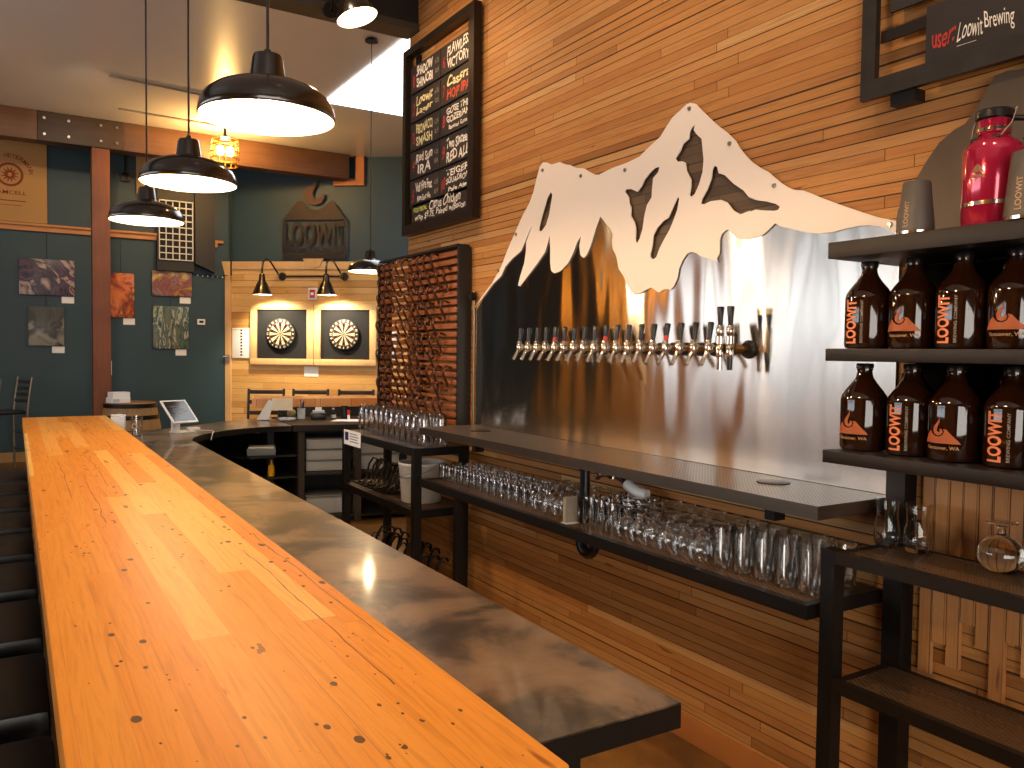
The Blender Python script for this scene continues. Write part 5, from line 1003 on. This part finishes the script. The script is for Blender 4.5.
def grid(me, name, cat, what, where, group, x0, dx, nx, y0, dy, ny, z, jit=0.004, back='back'):
    for r in range(nx):
        for c in range(ny):
            o = link(name, me); o.location = (x0+r*dx+gr.uniform(-jit, jit)*0.6, y0-c*dy-(dy*0.45 if r % 2 else 0)*0.6+gr.uniform(-jit, jit), z); o.rotation_euler = (0, 0, gr.uniform(0, 6))
            tag(o, '%s %s, %s row, %s from the left' % (what, where, (ROWN[r] if r < nx-1 else 'back'), ORD[c]), cat, group)
grid(TASTER, 'tasting_glass', 'glass', 'small upturned tasting glass', 'on the glass shelf', 'tasting glasses on the glass shelf', 2.045, 0.066, 4, 4.06, 0.0705, 14, ZS, 0.001)
grid(TULIP, 'tulip_glass', 'glass', 'upturned stemmed glass', 'left of the drain pipe', 'stemmed glasses left of the drain pipe', 2.035, 0.073, 3, 3.06, 0.0795, 4, ZS, 0.0)
grid(TALL, 'straight_glass', 'glass', 'straight upturned beer glass', 'right of the drain pipe', 'straight glasses by the drain pipe', 2.02, 0.068, 4, 2.665, 0.069, 3, ZS, 0.0005)
grid(TULIP, 'tulip_glass', 'glass', 'upturned stemmed glass', 'mid shelf', 'stemmed glasses in the middle of the shelf', 2.02, 0.0765, 4, 2.44, 0.0795, 6, ZS, 0.0)
grid(PINT, 'pint_glass', 'glass', 'flared pint glass', 'at the shelf end', 'pint glasses at the right end of the shelf', 2.035, 0.0875, 3, 1.95, 0.0885, 5, ZS, 0.0005)
for r in range(2):
    for c in range(12):
        t = thing('glass_mug', 'tall upturned mug on the mesh shelving, %s row, %s from the left' % (('front', 'back')[r], ORD[c]), 'mug', (1.99+r*0.105, 5.12-c*0.083, 1.0058), 0, 'glass mugs on the mesh shelving'); t.scale = (1, 1, 1.1)
        link('body', MUG, t); h = link('handle', MUGHANDLE, t); h.rotation_euler = (0, 0, 0.5+0.2*gr.random())
# card holder, goblets and curved glasses
t = thing('card_holder', 'grey upright card holder on the glass shelf by the drain pipe', 'card holder', (1.99, 2.775, ZS)); MB().box(-0.03, 0.03, -0.018, 0.0, 0, 0.11).build('card', plain('grey_card', '#8a8074', 0.5), t); MB().box(-0.032, 0.032, -0.03, 0.012, 0, 0.004).build('foot', GREYPLASTIC, t)
SN = [(0.032, 0), (0.034, 0.001), (0.052, 0.022), (0.056, 0.042), (0.050, 0.065), (0.03, 0.084), (0.012, 0.092), (0.009, 0.10), (0.010, 0.112), (0.016, 0.118), (0.036, 0.122), (0.037, 0.125), (0, 0.126), (0, 0.088), (0.028, 0.081), (0.048, 0.063), (0.054, 0.042), (0.05, 0.022), (0.0325, 0.001)]
for i, (x, y) in enumerate(((2.155, 1.105), (2.185, 0.985))):
    t = thing('snifter_glass', ('upturned round snifter left of its twin on the upper mesh shelf', 'upturned round snifter half cut by the right picture edge')[i], 'glass', (x, y, 1.0056), 0, 'snifters on the upper mesh shelf'); MB().lathe(SN, n=32).build('bowl', SOLIDGLASS, t)
CG = [(0, 0.0), (0.027, 0.0), (0.03, 0.004), (0.033, 0.03), (0.032, 0.05), (0.027, 0.085), (0.029, 0.115), (0.033, 0.13), (0.031, 0.13), (0.027, 0.115), (0.025, 0.085), (0.03, 0.05), (0.031, 0.03), (0.027, 0.012), (0, 0.012)]
for i, (x, y) in enumerate(((2.155, 1.425), (2.155, 1.332))):
    t = thing('curved_glass', ('curved tall glass in front of the black wall post', 'curved tall glass with dark lettering at its foot')[i], 'glass', (x, y, 1.0056), 0, 'curved glasses on the upper mesh shelf'); MB().lathe([(r*1.1, z*1.02) for r, z in CG], n=28).build('bowl', SOLIDGLASS, t)
    if i == 1: link('lettering', arc_wrap(text_mesh('LOOWIT', 0.05, 0.014, INK, Matrix(), 0.02), 0.0372, 0.03), t)
# bucket and dark bent holders on the low shelving
t = thing('plastic_bucket', 'translucent white plastic bucket on the middle mesh shelf', 'bucket', (2.07, 4.40, 0.655))
MB().lathe([(0, 0.002), (0.112, 0.0), (0.118, 0.005), (0.136, 0.235), (0.133, 0.235), (0.115, 0.008), (0, 0.007)], n=36).build('body', FROST, t)
MB().lathe([(0.134, 0.222), (0.139, 0.222), (0.140, 0.236), (0.134, 0.237), (0.134, 0.222)], n=36).build('rim', plain('bucket_white', '#d8d0c8', 0.45), t)
MB().tube([(0.0, 0.143*math.cos(a*PI/8), 0.215-0.10*math.sin(a*PI/8)) if False else (-0.143*math.sin(a*PI/8)*0.98, 0.143*math.cos(a*PI/8), 0.205-0.05*math.sin(a*PI/8)) for a in range(9)], 0.003, 6).build('wire_handle', STEEL, t)
HB = [(0, 0, 0.006), (0.05, 0, 0.006), (0.075, 0, 0.02), (0.085, 0, 0.06), (0.10, 0, 0.12), (0.13, 0, 0.16), (0.155, 0, 0.15), (0.16, 0, 0.13)]
HOLD = MB().tube([(-0.03, 0, 0.02)] + HB, 0.006, 8, 0.011).mesh('bent_holder', DARKIRON)
k = 0
for r in range(3):
    for c in range(7):
        o = link('bent_metal_holder', HOLD); o.location = (1.955+0.045*r, 5.20-0.082*c-0.0275*r, 0.6555); o.rotation_euler = (0, 0, gr.uniform(-0.02, 0.02)); o.scale = (1, 1, gr.uniform(0.75, 1.05))
        tag(o, 'dark bent holder on the middle mesh shelf, %s row, %s from left' % (('front', 'middle', 'back')[r], ORD[c]), 'holder', 'bent metal holders on the middle shelf')
for r in range(3):
    for c in range(8):
        o = link('bent_metal_holder', HOLD); o.location = (1.955+0.04*r, 5.20-0.115*c-0.038*r, 0.1605); o.rotation_euler = (0, 0, gr.uniform(-0.02, 0.02)); o.scale = (1.1, 1.1, gr.uniform(0.9, 1.3))
        tag(o, 'dark bent holder on the lowest mesh shelf, %s row, %s from left' % (('front', 'middle', 'back')[r], ORD[c]), 'holder', 'bent metal holders on the lowest shelf')
